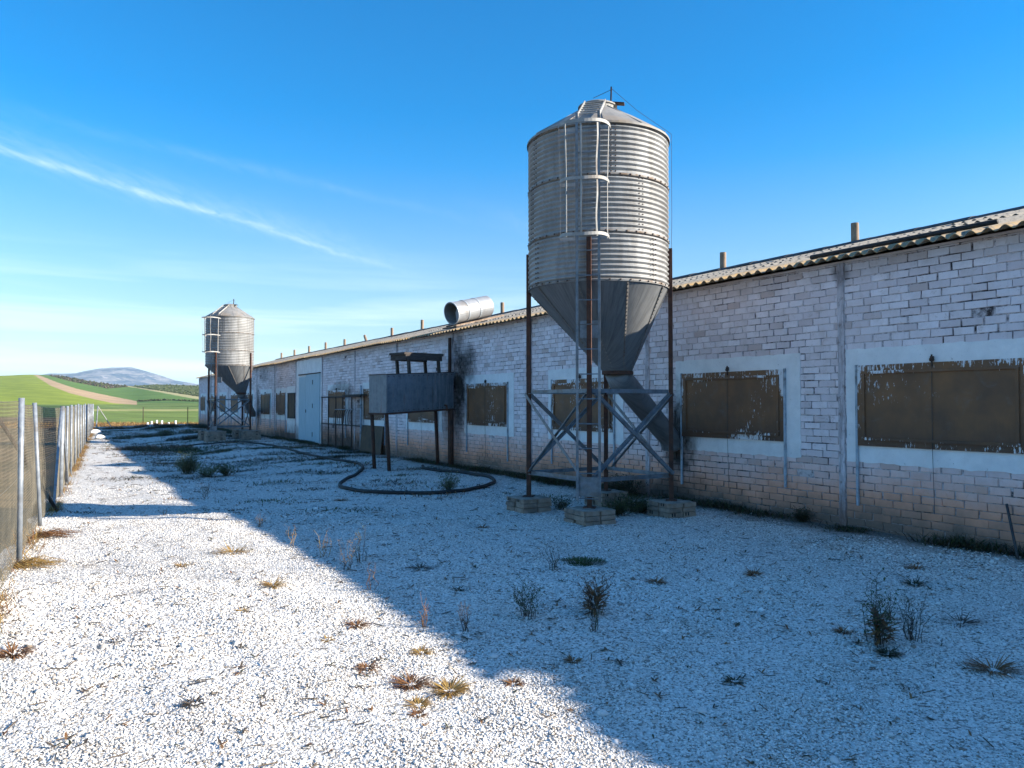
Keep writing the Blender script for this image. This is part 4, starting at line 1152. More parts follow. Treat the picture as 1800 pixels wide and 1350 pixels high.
# pipe rack with hanging hooks in front of the wall
def build_rack():
    s0, s1 = spx(647), spx(577); L = s1-s0
    o_ = wall_pt(s0, 0.27, 0)
    t = empty('metal_rack', o_, PHI, label='rusty metal pipe rack with curved hooks standing between the blue door and the tank', cat='rack')
    xs = [0.2*L, 0.42*L, 0.60*L, 0.80*L, 0.985*L]
    for x in xs: MB().tube([(x, 0, -0.05), (x, 0, 1.82)], 0.022, 8).build('upright', M['rust_dark'], t)
    MB().tube([(0.0, 0, 1.83), (L, 0, 1.83)], 0.024, 8).build('top_rail', M['rust_dark'], t)
    MB().tube([(0.02*L, 0, 0.85), (L, 0, 0.85)], 0.020, 8).build('lower_rail', M['rust_dark'], t)
    MB().box(0.02, 0.42*L, -0.30, 0.02, 1.86, 1.90).build('shelf', M['wood_dark'], t)
    MB().tube([(0.12*L, 0.08, 1.40), (0.56*L, 0.08, 1.38)], 0.018, 8).build('hook_bar', M['galv'], t)
    for k in range(9):
        x = 0.14*L+k*0.05*L
        MB().tube([(x, 0.08, 1.39), (x+0.07, 0.12, 1.25), (x+0.10, 0.12, 1.05), (x+0.06, 0.12, 0.92-0.05*(k % 3))], 0.011, 5).build('hook', M['rust_dark'], t)
build_rack()

# dark pole leaning on the wall at the right edge
a = at(1806, 962, 0.0)
o = MB().tube([wall_pt(-2.28, 0.35, 0.0), wall_pt(-2.02, 0.04, 0.52)], 0.014, 8).build('leaning_pole', M['cable'], smooth=True)
tag(o, 'short dark pole leaning against the foot of the wall below the widest shutter', 'pole')

# ------------------------------------------------------------------ hoses
def catmull(P, n=6):
    out = []
    P = [P[0]]+P+[P[-1]]
    for i in range(1, len(P)-2):
        for k in range(n):
            t_ = k/n; p0, p1, p2, p3 = P[i-1:i+3]
            out.append(0.5*((2*p1)+(-p0+p2)*t_+(2*p0-5*p1+4*p2-p3)*t_*t_+(-p0+3*p1-3*p2+p3)*t_**3))
    out.append(P[-2]); return out
def hose(pix, r, label, name='hose'):
    P = catmull([atg(x, y) for x, y in pix])
    P = [Vector((p.x, p.y, float(hz(p.x, p.y))+r*0.85)) for p in P]
    o = MB().tube(P, r, 10).build(name, M['hose'], smooth=True); tag(o, label, 'hose')
hose([(425, 778), (480, 784), (520, 794), (560, 804), (600, 811), (625, 815), (637, 822), (632, 831), (612, 842), (598, 852), (602, 859), (625, 864), (670, 868), (720, 869.5), (780, 868), (830, 862), (862, 853), (868, 846), (850, 838), (800, 831), (762, 828), (746, 825), (743, 821)],
     0.036, 'thick black hose lying in a large loop on the gravel in front of the tank')
hose([(318, 785), (350, 783), (390, 780), (420, 777)], 0.03, 'thin straight black hose on the ground beside the far silo')

# ------------------------------------------------------------------ fence
def build_fence():
    t = empty('chain_link_fence', (fence_x(7.7), 7.7, 0), 0, label='galvanised chain link fence running along the left edge of the yard', cat='fence')
    org = Vector(t.location)
    ds = [2.6, 5.1, 7.69, 10.2, 14.8, 17.0, 19.2, 22.0, 24.5, 27.0, 29.8, 32.6, 35.4, 38.6, 41.8, 45.2, 48.8, 52.4, 56.0]
    r_ = random.Random(8); H = {}
    tops = []
    for i, d in enumerate(ds):
        gz = float(hz(fence_x(d), d)); b = Vector((fence_x(d), d, gz)); h = 1.66 if i < 3 else 1.60-gz*0.8+r_.uniform(-0.03, 0.03)
        lean = Vector((r_.uniform(-0.02, 0.02), 0, 0))
        if i == 2: lean = Vector((0.0, 0, 0))
        if i == 3: lean = Vector((-0.10, 0.0, 0))
        tops.append((b, b+lean+Vector((0, 0, h))))
        rad = 0.027 if i != 4 else 0.040
        mb = MB(); mb.tube([b-org-Vector((0, 0, 0.05)), b-org+lean+Vector((0, 0, h))], rad, 12); mb.lathe([(rad+0.004, 0), (rad+0.004, 0.02), (0.005, 0.035)], 12, c=(0, 0)) if False else None
        mb.build('post', M['fence_post'], t, smooth=True)
    for (db, dt, i) in ((12.3, 14.7, 4), (17.1, 14.9, 4)):
        b = Vector((fence_x(db)+0.03, db, -0.2)); tp = Vector((fence_x(dt), dt, 1.5))
        MB().tube([b-org, tp-org], 0.022, 10).build('brace', M['fence_post'], t, smooth=True)
    # the leaning pole left of the thick post
    b = Vector((fence_x(12.2)+0.10, 12.2, -0.1)); MB().tube([b-org, b-org+Vector((-0.16, -1.3, 1.60))], 0.026, 10).build('brace', M['rust_dark'], t, smooth=True)
    # mesh: two families of diagonal wires
    cum = [0]
    for i in range(len(tops)-1): cum.append(cum[-1]+(tops[i+1][0]-tops[i][0]).length)
    Ltot = cum[-1]
    def P(s_, z):
        s_ = min(max(s_, 0), Ltot-1e-4); i = max(k for k in range(len(cum)) if cum[k] <= s_); i = min(i, len(cum)-2)
        k = (s_-cum[i])/(cum[i+1]-cum[i]); zz = z/1.55
        a = tops[i][0].lerp(tops[i][1], zz); b2 = tops[i+1][0].lerp(tops[i+1][1], zz)
        p = a.lerp(b2, k); p.z += -0.02*math.sin(k*math.pi)*zz
        return p+Vector((-0.025+0.02*math.sin(k*math.pi*1.0)*math.sin(z*3), 0, 0))
    mb = MB(); pitch = 0.062; Hm = 1.52; n = int(Ltot/pitch)
    for i in range(-25, n+1):
        s_ = i*pitch
        far = s_ > 24
        if far and i % 2: continue
        rr = 0.00125 if not far else 0.002
        for dr in (1, -1):
            za, zb_ = 0.03, Hm; sa = s_; sb = s_+dr*Hm
            if sa < 0:
                if dr < 0: continue
                za = 0.03+(-sa); sa = 0
                if za >= Hm: continue
            if sb < 0: zb_ = za+sa*1.0; sb = 0
            if sb > Ltot: zb_ = za+(Ltot-sa); sb = Ltot
            if zb_-za < 0.05: continue
            m_ = 4
            pts = [P(sa+(sb-sa)*k/m_, za+(zb_-za)*k/m_)-org+Vector((0.001*dr, 0, 0)) for k in range(m_+1)]
            mb.tube(pts, rr, 3, cap=False)
    for z in (0.05, 0.8, 1.52):
        pts = [P(Ltot*k/120, z)-org for k in range(121)]; mb.tube(pts, 0.0028, 4, cap=False)
    mb.build('wire_mesh', M['fence_wire'], t)
build_fence()
# the far fence across the end of the yard
def build_far_fence():
    A = Vector((fence_x(56.6), 57.5, 0))
    t = empty('wire_fence', A, 0, label='thin post and wire fence across the far end of the yard', cat='fence')
    pts = [at(247, 745), at(326, 745), at(405, 745)]
    for p in pts:
        q_ = Vector((p.x, 60.5, -0.2)); 
        MB().tube([q_-A-Vector((0, 0, .06)), q_-A+Vector((0, 0, 1.5))], 0.03, 8).build('post', M['rust_dark'], t)
    c = Vector(((170-900)/FP*57.5, 57.5, -0.15)); 
    MB().tube([c-A-Vector((0, 0, .06)), c-A+Vector((0.10, 0, 1.55))], 0.045, 10).build('corner_post', M['fence_post'], t)
    MB().tube([c-A+Vector((0.12, 0, 1.50)), c-A+Vector((0.95, 0.3, 0.0))], 0.03, 8).build('brace', M['cage'], t)
    mb = MB()
    for z in (0.5, 0.9, 1.35): mb.tube([c-A+Vector((0, 0, z)), Vector((pts[0].x, 60.5, 0))-A+Vector((0, 0, z)), Vector((pts[1].x, 60.5, 0))-A+Vector((0, 0, z)), Vector((pts[2].x, 60.5, 0))-A+Vector((0, 0, z))], 0.005, 4)
    mb.build('wire', M['cable'], t)
build_far_fence()
# white tree guards in the stubble beyond it
names = ['leftmost white tree guard, tinged yellow, in the stubble beyond the yard', 'second white tree guard from the left in the far stubble', 'tall narrow white tree guard, third from the left in the far stubble',
         'fourth white tree guard from the left in the far stubble', 'short white tree guard, fifth from the left in the far stubble', 'rightmost white tree guard in the far stubble, nearest the shed']
for i, (px, hh) in enumerate(((260, .26), (267, .34), (276, .40), (285, .42), (297, .24), (309, .36))):
    d = 63+1.1*(i % 3); x = (px-900)/FP*d
    o = MB().tube([(0, 0, -0.02), (0.01, 0, hh+0.05)], [0.085, 0.075], 10).build('tree_guard', M['white_tube'], smooth=True, loc=(x, d, -0.27))
    tag(o, names[i], 'tree guard', 'white tree guards beyond the yard')

# ------------------------------------------------------------------ weeds
def stemmy(mb, r_, h, n, spread, mi_st=0, mi_lf=1, leafn=14, leaf=0.03, th=0.0035, dens=1.0):
    for i in range(n):
        a = r_.uniform(0, 2*math.pi); s_ = r_.uniform(0.15, 1)*spread; hh = h*r_.uniform(0.55, 1.0)
        b0 = Vector((math.cos(a), math.sin(a), 0))*spread*0.38*r_.random() + Vector((r_.gauss(0, .1), r_.gauss(0, .1), 0))*spread
        if n > 24: hh *= 1-0.45*min(1, s_/spread)**2
        pts = [b0+Vector((0, 0, -0.01))]
        for k in range(1, 5):
            q_ = k/4; a += r_.uniform(-.35, .35); pts.append(b0*0.8+Vector((math.cos(a)*s_*.75*q_**1.1+r_.gauss(0, .05)*h, math.sin(a)*s_*q_**1.1+r_.gauss(0, .05)*h, hh*q_*r_.uniform(.9, 1.08))))
        mb.tube(pts, [th, th*.85, th*.7, th*.5, th*.3], 4, mi_st, cap=False, tone=r_.random())
        for b in range(int(leafn*dens)):
            q_ = r_.uniform(0.12, 1); j = min(3, int(q_*4)); f = q_*4-j; p = pts[j].lerp(pts[j+1], f)
            aa = r_.uniform(0, 2*math.pi); d = Vector((math.cos(aa), math.sin(aa), r_.uniform(0.2, 1.1)))
            if r_.random() < 0.3:
                e = p+d.normalized()*leaf*r_.uniform(1.5, 3)
                mb.tube([p, e], [th*.5, th*.2], 3, mi_st, cap=False, tone=r_.random())
                for _ in range(3): mb.blade(e, (r_.uniform(-1, 1), r_.uniform(-1, 1), r_.uniform(0, 1)), (0, 0, 1), leaf*r_.uniform(.5, 1), leaf*.3, 0.2, mi_lf, r_.random())
            else: mb.blade(p, d, (0, 0, 1), leaf*r_.uniform(.7, 1.5), leaf*.28, 0.4, mi_lf, r_.random())
def tuft(mb, r_, rad, h, n, wid=0.006, mi=0, flat=0.6, bend=0.6):
    for i in range(n):
        a = r_.uniform(0, 2*math.pi); rr = rad*0.35*math.sqrt(r_.random())
        el = r_.uniform(0.1, 1.2)*(1-flat)+r_.uniform(0.02, 0.5)*flat
        d = Vector((math.cos(a), math.sin(a), math.tan(min(el, 1.35))))
        L = r_.uniform(0.5, 1)*(rad*math.cos(el)+h*math.sin(el))
        mb.blade((rr*math.cos(a), rr*math.sin(a), 0), d, (0, 0, 1), L, wid*r_.uniform(.6, 1.5), bend*r_.uniform(.3, 1.3), mi, r_.random(), 3)
def place(mb, name, mats, px, py, label, cat, group=None, rz=None, scale=1, loc=None):
    p = atg(px, py) if loc is None else loc
    o = mb.build(name, mats, loc=(p.x, p.y, float(hz(p.x, p.y))))
    o.rotation_euler = (0, 0, random.uniform(0, 6.28) if rz is None else rz); o.scale = (scale,)*3
    tag(o, label, cat, group); return o
G = 'tall weeds growing in the gravel'
# (px, py of foot, height, stems, spread, materials, leaf count, leaf, label)
TALL = [
 (330, 833, .58, 60, .36, ('green', 'sage'), 30, .062, 'bushy green shrub in the gravel halfway to the far silo'),
 (365, 838, .20, 30, .28, ('green', 'sage'), 20, .07, 'low green plant with pale leaves right of the bushy green shrub'),
 (400, 836, .24, 26, .32, ('dark', 'green'), 20, .07, 'sprawling green plant second to the right of the bushy green shrub'),
 (360, 873, .30, 12, .13, ('twig', 'dry'), 12, .02, 'pale bare twiggy weed at the shadow edge left of the hose loop'),
 (456, 926, .16, 10, .10, ('twig', 'dry'), 10, .02, 'small twiggy weed just inside the shadow edge'),
 (608, 1000, .34, 7, .14, ('twig', 'dry'), 16, .02, 'sparse pale weed straddling the shadow edge'),
 (632, 988, .38, 7, .16, ('twig', 'sage'), 14, .022, 'dark airy weed right of the sparse pale one in the shade'),
 (568, 980, .30, 5, .10, ('dry', 'dry'), 14, .018, 'thin straw coloured weed on the shadow edge, its seed heads upright'),
 (513, 962, .26, 4, .07, ('dry', 'dry'), 12, .018, 'thinnest straw weed at the sunny side of the shadow edge'),
 (652, 1038, .30, 3, .06, ('rusty', 'dry'), 16, .016, 'single upright reddish stalk on the shadow edge'),
 (747, 1103, .24, 5, .045, ('rusty', 'rusty'), 16, .014, 'reddish upright stalk with a leafy foot on the shadow edge'),
 (818, 1110, .24, 8, .08, ('twig', 'twig'), 12, .015, 'thin dark twiggy weed right of the reddish stalk'),
 (929, 1084, .27, 13, .15, ('twig', 'green'), 22, .028, 'dark green feathery weed in the shade left of the brown leafy one'),
 (1045, 1080, .30, 14, .17, ('twig', 'rusty'), 24, .028, 'brown leafy weed with a crown of dark twigs in the middle of the shade'),
 (1044, 1110, .18, 8, .055, ('twig', 'green'), 12, .018, 'small dark weed directly in front of the brown leafy weed'),
 (975, 1002, .30, 9, .11, ('twig', 'twig'), 12, .02, 'bare dark twigs beside the low green cushion plant'),
 (1548, 1132, .42, 15, .17, ('twig', 'green'), 24, .032, 'tall dark weed with reddish lower leaves at the right of the yard'),
 (1604, 1126, .36, 14, .12, ('twig', 'dark'), 20, .02, 'dark twiggy weed just right of the tallest one'),
 (790, 864, .34, 26, .24, ('green', 'sage'), 22, .05, 'pale green plant growing beside the hose loop'),
 (288, 905, .10, 6, .10, ('twig', 'green'), 8, .02, 'tiny weed in the silo shadow band by the fence'),
 (1120, 900, .26, 60, .40, ('dark', 'green'), 30, .04, 'dark green shrub between the footings of the large silo'),
 (1085, 905, .22, 45, .30, ('dark', 'green'), 28, .035, 'low dark bush right behind the front footing of the large silo'),
 (1090, 872, .38, 60, .48, ('dark', 'dark'), 30, .05, 'broad dark bush under the chute of the large silo'),
 (985, 895, .17, 30, .24, ('dark', 'green'), 24, .03, 'low dark weed between the left and front footings of the large silo'),
 (1408, 917, .19, 34, .13, ('dark', 'dark'), 26, .03, 'small dark bush at the wall foot left of the bare pilaster'),
]
for i, (px, py, h, n, sp, ms, ln, lf, lab) in enumerate(TALL):
    mb = MB(); r_ = random.Random(100+i); stemmy(mb, r_, h, n, sp, 0, 1, ln, lf, 0.0028 if h < .4 else .0036)
    if i in (13, 16):
        for k in range(70):
            a = r_.uniform(0, 6.28); mb.blade((.03*math.cos(a), .03*math.sin(a), r_.uniform(0.02, .18)), (math.cos(a), math.sin(a), r_.uniform(0, .8)), (0, 0, 1), r_.uniform(.06, .13), .026, .3, 2, r_.random())
    place(mb, 'weed', [M[ms[0]], M[ms[1]], M['rusty']], px, py, lab, 'weed', G, rz=0)
# low cushions and dry tufts
def ray_tuft(px, py, rad, h, n, mat, lab, grp, wid=0.006, flat=0.7, name='grass_tuft'):
    mb = MB(); r_ = random.Random(int(px*7+py)); tuft(mb, r_, rad*1.15, h*1.9, int(n*1.25), wid*1.25, 0, flat*.85)
    return place(mb, name, M[mat], px, py, lab, 'grass tuft' if name == 'grass_tuft' else 'plant', grp)
mb = MB(); r_ = random.Random(77)
for k in range(900):
    a = r_.uniform(0, 6.28); rr = math.sqrt(r_.random()); x = .27*rr*math.cos(a); y = .17*rr*math.sin(a)
    mb.blade((x, y, 0.0), (math.cos(a)*.8, math.sin(a)*.8, r_.uniform(.5, 2)), (0, 0, 1), r_.uniform(.03, .085)*(1.2-rr*.6), .008, .5, 0, r_.random())
place(mb, 'cushion_plant', M['green'], 1020, 990, 'low dark green cushion plant in the shaded gravel behind the twigs', 'plant', rz=0.1)
DG = 'dry tufts scattered on the sunny gravel'
SPEC = [
 (790, 1215, .10, .07, 120, 'dry', 'largest golden dry rosette near the notch of the shadow edge'),
 (722, 1203, .10, .05, 100, 'rusty', 'reddish dry rosette left of the golden one'),
 (735, 1240, .055, .05, 70, 'dry', 'small golden dry tuft in front of the reddish rosette'),
 (735, 1258, .04, .03, 50, 'rusty', 'tiniest brown tuft below the two dry rosettes'),
 (902, 1202, .06, .03, 60, 'rusty', 'flat rusty tuft right of the golden rosette'),
 (645, 1175, .07, .02, 50, 'rusty', 'dark flat tuft left of the dry rosettes'),
 (740, 1148, .07, .02, 50, 'dry', 'flat straw tuft above the dry rosettes'),
 (628, 1100, .09, .04, 60, 'rusty', 'brown flat tuft on the sunny gravel close to the shadow edge'),
 (480, 1030, .10, .07, 70, 'dry', 'upright straw tuft on the sunny gravel'),
 (22, 1150, .12, .05, 110, 'rusty', 'dry brown tuft at the left edge of the sunny gravel'),
 (575, 1125, .05, .02, 30, 'dry', 'small straw tuft left of the brown flat tuft'),
 (205, 1127, .05, .02, 30, 'twig', 'small dark tuft on the sunny gravel nearest the left'),
 (340, 1238, .06, .03, 50, 'twig', 'dark weedy tuft on the bright gravel at the lower left'),
 (425, 1075, .05, .02, 30, 'dry', 'tiny straw tuft below the upright straw tuft'),
 (320, 995, .10, .03, 40, 'dry', 'faint flat straw tuft on the sunny gravel by the fence side'),
 (410, 972, .22, .03, 90, 'dry', 'wide flat straw mat close to the shadow edge'),
 (1370, 1162, .0, .0, 0, 'twig', ''),
 (1290, 1198, .05, .04, 40, 'dark', 'little spiky dark tuft alone in the lower shade'),
 (1560, 1150, .07, .03, 80, 'dark', 'dark flat tuft in front of the tallest dark weed'),
 (1483, 1111, .06, .04, 60, 'rusty', 'brownish tuft left of the tallest dark weed'),
 (1153, 1025, .09, .04, 80, 'rusty', 'brownish cushion tuft right of the brown leafy weed'),
 (985, 1023, .05, .02, 30, 'dark', 'dark star shaped tuft below the green cushion plant'),
 (807, 1037, .05, .02, 40, 'dark', 'flat dark tuft in the shade right of the reddish stalk'),
 (1007, 1163, .05, .03, 50, 'rusty', 'brown tuft beside the notch in the shadow edge'),
 (1325, 1010, .08, .05, 60, 'rusty', 'small brown tuft in the shade ahead of the bare pilaster'),
 (680, 958, .05, .03, 30, 'dark', 'dark tuft in the shade behind the reddish stalk'),
 (740, 1000, .14, .02, 50, 'twig', 'flat dark twig heap in the middle shade'),
 (1610, 1000, .10, .04, 60, 'rusty', 'reddish tuft in the shade below the widest shutter'),
 (1608, 1028, .10, .05, 70, 'dark', 'dark tuft in the shade directly before the reddish tuft'),
 (600, 880, .12, .06, 70, 'rusty', 'dry brown tuft just outside the hose loop'),
 (848, 928, .09, .05, 60, 'rusty', 'brown tuft between the hose loop and the left footing'),
 (660, 845, .12, .06, 60, 'twig', 'dark tuft inside the hose loop at its left'),
 (1690, 1095, .16, .03, 40, 'twig', 'dark fallen twigs at the right of the yard'),
 (1745, 1178, .14, .05, 70, 'rusty', 'golden brown leafy tuft at the lower right'),
]
for s_ in SPEC:
    if s_[4]: ray_tuft(s_[0], s_[1], s_[2], s_[3], int(s_[4]*1.3), s_[5], s_[6], DG if s_[5] == 'dry' else 'low tufts scattered on the gravel')
# straggling dry plants at the fence foot
for i, (px, py, L, lab) in enumerate(((92, 945, .55, 'large straggling dry plant at the fence foot beside the second post'), (60, 998, .50, 'straggling dry plant at the foot of the nearest fence post'))):
    mb = MB(); r_ = random.Random(i+60)
    for k in range(70):
        a = r_.uniform(-0.5, 0.45); l_ = L*r_.uniform(.4, 1); y = r_.uniform(-.14, .14)
        pts = [Vector((-.22, y, 0.01)), Vector((-.22+l_*.5*math.cos(a), y+l_*.5*math.sin(a)*.6, r_.uniform(.02, .10))), Vector((-.22+l_*math.cos(a), y+l_*math.sin(a)*.6, r_.uniform(.01, .06)))]
        mb.tube(pts, [.0035, .0025, .0012], 3, 0, cap=False, tone=r_.random())
        for b in range(6): mb.blade(pts[1].lerp(pts[2], r_.random()), (r_.uniform(-1, 1), r_.uniform(-1, 1), r_.uniform(0, 1)), (0, 0, 1), r_.uniform(.02, .05), .004, .3, 0, r_.random())
    place(mb, 'dry_plant', M['rusty' if i == 0 else 'dry'], px, py, lab, 'dry plant', 'dry plants at the fence foot', rz=0)
# strips of growth nobody could count
def strip(name, label, pts, n, rad, h0, h1, mats, seed, wid=.008, zfun=True, flat=.35):
    mb = MB(); r_ = random.Random(seed); P = [Vector(p) for p in pts]
    cum = [0]
    for i in range(len(P)-1): cum.append(cum[-1]+(P[i+1]-P[i]).length)
    clump = [(r_.uniform(0, cum[-1]), r_.uniform(.3, 1.2), r_.uniform(.2, 1)) for _ in range(max(6, int(cum[-1]*1.2)))]
    for k in range(n):
        c, w_, hh = clump[r_.randrange(len(clump))]
        s_ = min(max(c+r_.gauss(0, w_*.35), 0), cum[-1]-1e-3); i = max(j for j in range(len(P)-1) if cum[j] <= s_)
        p = P[i].lerp(P[i+1], (s_-cum[i])/(cum[i+1]-cum[i]))
        rd = rad if not callable(rad) else rad(s_)
        x = p.x+r_.gauss(0, rd*.45); y = p.y+r_.gauss(0, rd*.45)
        a = r_.uniform(0, 6.28); L = (h0+(h1-h0)*hh)*r_.uniform(.4, 1.1)
        mb.blade((x, y, float(hz(x, y))-.005), (math.cos(a), math.sin(a), r_.uniform(.3, 2.4)*(1-flat)+.2), (0, 0, 1), L, wid*r_.uniform(.6, 1.6), .5, r_.randrange(len(mats)), r_.random(), 2)
    o = mb.build(name, [M[m_] for m_ in mats]); tag(o, label, 'weeds', kind='stuff')
strip('wall_weeds', 'dark weeds and litter growing along the foot of the shed wall', [wall_pt(-5, .12, 0), wall_pt(9, .16, 0), wall_pt(25, .25, 0), wall_pt(53, .4, 0)], 46000, .24, .05, .24, ('dark', 'dark', 'green', 'twig'), 1, .010)
strip('fence_weeds', 'dry grass growing along the foot of the chain link fence', [(fence_x(4.5)-.02, 4.5, 0), (fence_x(20), 20, 0), (fence_x(55)+.1, 55, 0)], 9000, .16, .08, .32, ('dry', 'dry', 'rusty'), 2, .006)
def patch(px, py, rx, ry, n, h, mats, label, seed, wid=.012):
    mb = MB(); r_ = random.Random(seed); c = atg(px, py)
    cl = [(r_.gauss(0, rx*.42), r_.gauss(0, ry*.42), r_.uniform(.08, .35)) for _ in range(14)]
    for k in range(n):
        cx, cy, cr = cl[r_.randrange(14)]
        x, y = cx+r_.gauss(0, cr), cy+r_.gauss(0, cr); a = r_.uniform(0, 6.28)
        mb.blade((x, y, -.005+float(hz(c.x+x, c.y+y))), (math.cos(a), math.sin(a), r_.uniform(.2, 1.6)), (0, 0, 1), h*r_.uniform(.3, 1), wid*r_.uniform(.6, 1.6), .5, r_.randrange(len(mats)), r_.random(), 2)
    o = mb.build('weed_patch', [M[m_] for m_ in mats], loc=(c.x, c.y, 0)); tag(o, label, 'weed patch', kind='stuff')
for i, (px, py, rx, ry, n, h, ms, lab) in enumerate((
 (262, 790, 1.5, 1.1, 3800, .34, ('twig', 'dark', 'rusty'), 'brown and green weed patch beside the shadow edge near the far end of the yard'),
 (318, 793, 1.1, .8, 2000, .28, ('dark', 'green'), 'dark weed patch right of the brown and green one'),
 (395, 794, 2.0, .8, 2600, .16, ('dark', 'green'), 'long flat green weed patch in front of the far silo'),
 (290, 764, 3.2, 1.6, 4200, .42, ('dark', 'dark', 'green'), 'large dark weed patch left of the far silo'),
 (335, 772, 2.6, 1.4, 3200, .36, ('dark', 'twig'), 'dark weed patch at the left footing of the far silo'),
 (250, 752, 6.5, 2.0, 7000, .45, ('dark', 'twig', 'rusty'), 'long dark weed band across the end of the yard'),
 (350, 752, 4.5, 2.5, 6000, .5, ('dark', 'dark'), 'dark weed band behind the far silo'),
 (215, 772, .8, .5, 700, .3, ('dark',), 'single round dark clump near the far left of the yard'),
 (450, 812, 2.4, 1.1, 1500, .10, ('twig', 'dark'), 'thin litter patch between the far silo and the hose'),
 (300, 815, 1.6, .8, 1200, .11, ('twig', 'rusty'), 'flat brown litter patch behind the bushy green shrub'),
 (400, 860, .8, .4, 400, .07, ('twig', 'rusty'), 'flat brown litter patch right of the bare twiggy weed'),
 (440, 880, .5, .35, 260, .06, ('dark', 'twig'), 'small litter patch between the shadow edge and the hose loop'),
 (590, 805, 1.2, .6, 1600, .18, ('twig', 'dark'), 'dark brushwood patch in front of the metal rack'),
 (700, 826, .9, .4, 500, .09, ('twig', 'rusty'), 'rusty litter around the legs of the raised tank'),
 (1450, 950, .65, .22, 900, .035, ('twig', 'dark'), 'dark dead leaf litter on the gravel before the bare pilaster'),
 (1340, 915, .4, .2, 300, .05, ('dark', 'twig'), 'low litter patch between the large silo and the bare pilaster'),
 (480, 835, 1.2, .4, 900, .07, ('twig', 'dark'), 'flat dark litter streak left of the hose loop'),
 (540, 850, .8, .35, 600, .06, ('twig', 'dark'), 'flat dark litter streak nearest the left end of the hose loop'),
 (500, 905, .7, .3, 420, .05, ('twig', 'rusty'), 'thin litter streak in front of the hose loop near the shadow edge'),
 (400, 822, 1.3, .4, 900, .09, ('dark', 'twig'), 'dark flat growth behind the sprawling green plant'),
 (270, 800, 1.0, .4, 700, .12, ('twig', 'rusty'), 'brown growth at the tip of the sunlit gravel'),
 (500, 786, 2.4, .5, 1500, .14, ('dark', 'twig'), 'dark growth before the blue door'),
 (600, 796, 1.6, .4, 1100, .16, ('dark', 'twig'), 'dark growth at the foot of the metal rack'),
 (1130, 895, .5, .25, 700, .10, ('dark', 'twig'), 'dark dead growth between the footings of the large silo'),
 (700, 905, .8, .25, 350, .04, ('twig', 'dark'), 'thin twiggy litter in front of the hose loop'),
 (1160, 965, .6, .2, 350, .035, ('twig', 'rusty'), 'thin brown litter before the large silo'),
 (1620, 985, .7, .2, 500, .04, ('twig', 'dark'), 'leaf litter strip before the widest shutter'),
 (1225, 1010, .45, .22, 380, .02, ('twig', 'rusty'), 'thin brown litter patch right of the green cushion plant'),
)): patch(px, py, rx, ry, n, h, ms, lab, i+300, .008 if h < .1 else .014)
def cover():
    mb = MB(); r_ = random.Random(55)
    for k in range(620):
        d = r_.uniform(12, 56)**1.0; x = r_.uniform(-.60, .1)*d
        shade = x > 2.98-.645*d+.3
        if x < fence_x(d)+.3 or x > 10.2-.589*d-.4 or (not shade and r_.random() < .85): continue
        if d < 18 and r_.random() < .6: continue
        rx = r_.uniform(.15, .8)*(1+d*.012); ry = rx*r_.uniform(.3, .7); h = r_.uniform(.03, .13)*(1+d*.016); n = int(260*rx*(1 if d < 30 else 1.3)); mi = r_.choice([0, 1, 1, 2, 3])
        for j in range(n):
            X = x+r_.gauss(0, rx*.5); Y = d+r_.gauss(0, ry*.5); a = r_.uniform(0, 6.28)
            mb.blade((X, Y, float(hz(X, Y))-.003), (math.cos(a), math.sin(a), r_.uniform(.1, 1.2)), (0, 0, 1), h*r_.uniform(.4, 1.3), .014*r_.uniform(.6, 1.6), .4, mi if r_.random() < .7 else r_.randrange(4), r_.random(), 2)
    o = mb.build('ground_cover', [M['dark'], M['twig'], M['rusty'], M['green']]); tag(o, 'low dark ground cover creeping over the shaded far half of the yard', 'ground cover', kind='stuff')
cover()
# scraps: bits of dry leaf and twig scattered everywhere
def scraps():
    mb = MB(); r_ = random.Random(12)
    for k in range(6500):
        d = 3+ (r_.random()**0.95)*36; x = r_.uniform(-.68, .62)*d
        if x < fence_x(d)+.1 or x > 10.2-.589*d-.3: continue
        a = r_.uniform(0, 6.28); s_ = r_.uniform(.5, 1.5)*(1+d*.07)
        if r_.random() < .35:
            mb.tube([(x, d, .012+float(hz(x, d))), (x+.05*s_*math.cos(a), d+.05*s_*math.sin(a), .018+float(hz(x, d)))], .002*s_, 3, 1, tone=r_.random())
        else:
            for _ in range(r_.randint(1, 4)):
                a += r_.uniform(.5, 2.5); mb.blade((x, d, .008+float(hz(x, d))), (math.cos(a), math.sin(a), r_.uniform(.05, .7)), (0, 0, 1), .030*s_, .009*s_, .3, r_.choice([0, 1, 1, 2]), r_.random())
    o = mb.build('leaf_litter', [M['rusty'], M['twig'], M['dark']]); tag(o, 'small dry leaves and twigs strewn over the gravel', 'litter', kind='stuff')
scraps()
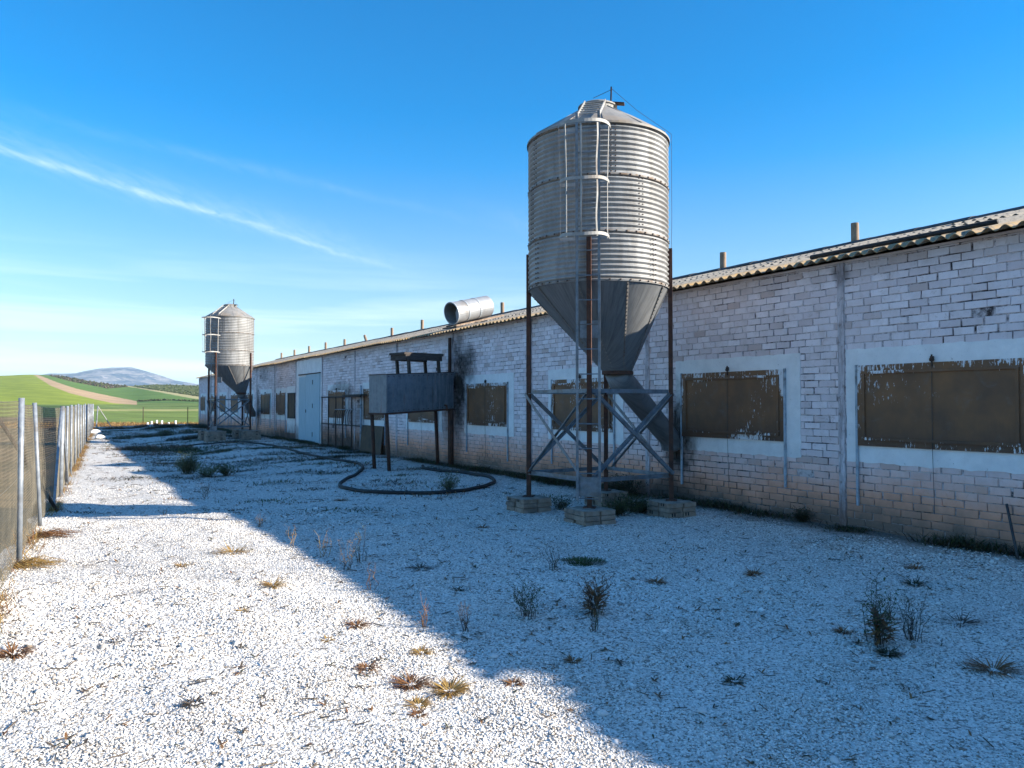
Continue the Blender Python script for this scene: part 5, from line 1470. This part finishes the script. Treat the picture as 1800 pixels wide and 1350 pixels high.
# stubble beyond the yard
mb = MB(); r_ = random.Random(31)
for k in range(9000):
    d = r_.uniform(57, 74); x = (r_.uniform(-60, 420)-900)/FP*d
    if x > 10.2-.589*d-.6 and d < 57.5: continue
    a = r_.uniform(0, 6.28)
    mb.blade((x, d, -.28), (math.cos(a), math.sin(a), r_.uniform(.8, 3)), (0, 0, 1), r_.uniform(.08, .3), .03, .4, r_.choice([0, 0, 1]), r_.random(), 2)
o = mb.build('stubble', [M['dry'], M['rusty']]); tag(o, 'brown dry stubble in the strip beyond the far end of the yard', 'stubble', kind='stuff')
# larger pale stones on the ground
STN = [(168, 762, .30, 'large pale boulder heap at the fence foot near the far end', ), (176, 770, .22, 'pale flat boulder in front of the boulder heap by the far fence'),
       (1348, 1036, .034, 'pale squared stone in the middle of the shaded gravel'), (1234, 1252, .026, 'pale rounded stone in the shade near the bottom edge'),
       (1060, 1256, .028, 'grey flat stone on the shadow edge at the bottom'), (868, 1155, .026, 'pale stone beside the notch of the shadow edge'), (1466, 1338, .022, 'small white stone at the bottom edge of the shade')]
for i, (px, py, s_, lab) in enumerate(STN):
    r_ = random.Random(i+900); mb = MB(); seg = 9; vs = [(0, 0, s_*.85)]
    rings = ((.45, .78), (.85, .50), (1.0, .15), (.9, -.1))
    for rr, zz in rings:
        for k in range(seg): a = 2*math.pi*k/seg; q_ = r_.uniform(.78, 1.12); vs.append((s_*rr*q_*math.cos(a)*1.25, s_*rr*q_*math.sin(a), s_*zz*r_.uniform(.85, 1.1)))
    fs = [(0, 1+k, 1+(k+1) % seg) for k in range(seg)]+[(1+i2*seg+k, 1+(i2+1)*seg+k, 1+(i2+1)*seg+(k+1) % seg, 1+i2*seg+(k+1) % seg) for i2 in range(3) for k in range(seg)]
    mb.add(vs, fs, 0, .42 if s_ < .1 else .6); place(mb, 'boulder' if s_ > .1 else 'stone', M['stone'], px, py, lab, 'stone')

# ------------------------------------------------------------------ haze
def build_haze():
    m = bpy.data.materials.new('haze'); m.use_nodes = True; t = NT(m.node_tree); t.n.clear()
    v = t.node('ShaderNodeVolumePrincipled'); v.inputs['Density'].default_value = 0.00012
    v.inputs['Color'].default_value = (0.50, 0.74, 1.0, 1); v.inputs['Anisotropy'].default_value = 0.0
    out = t.node('ShaderNodeOutputMaterial'); t.l.new(v.outputs[0], out.inputs['Volume'])
    o = MB().box(-8000, 8000, -8000, 8000, -60, 220).build('haze', m); tag(o, 'thin pale blue haze over the far hills', 'haze', kind='stuff')
build_haze()
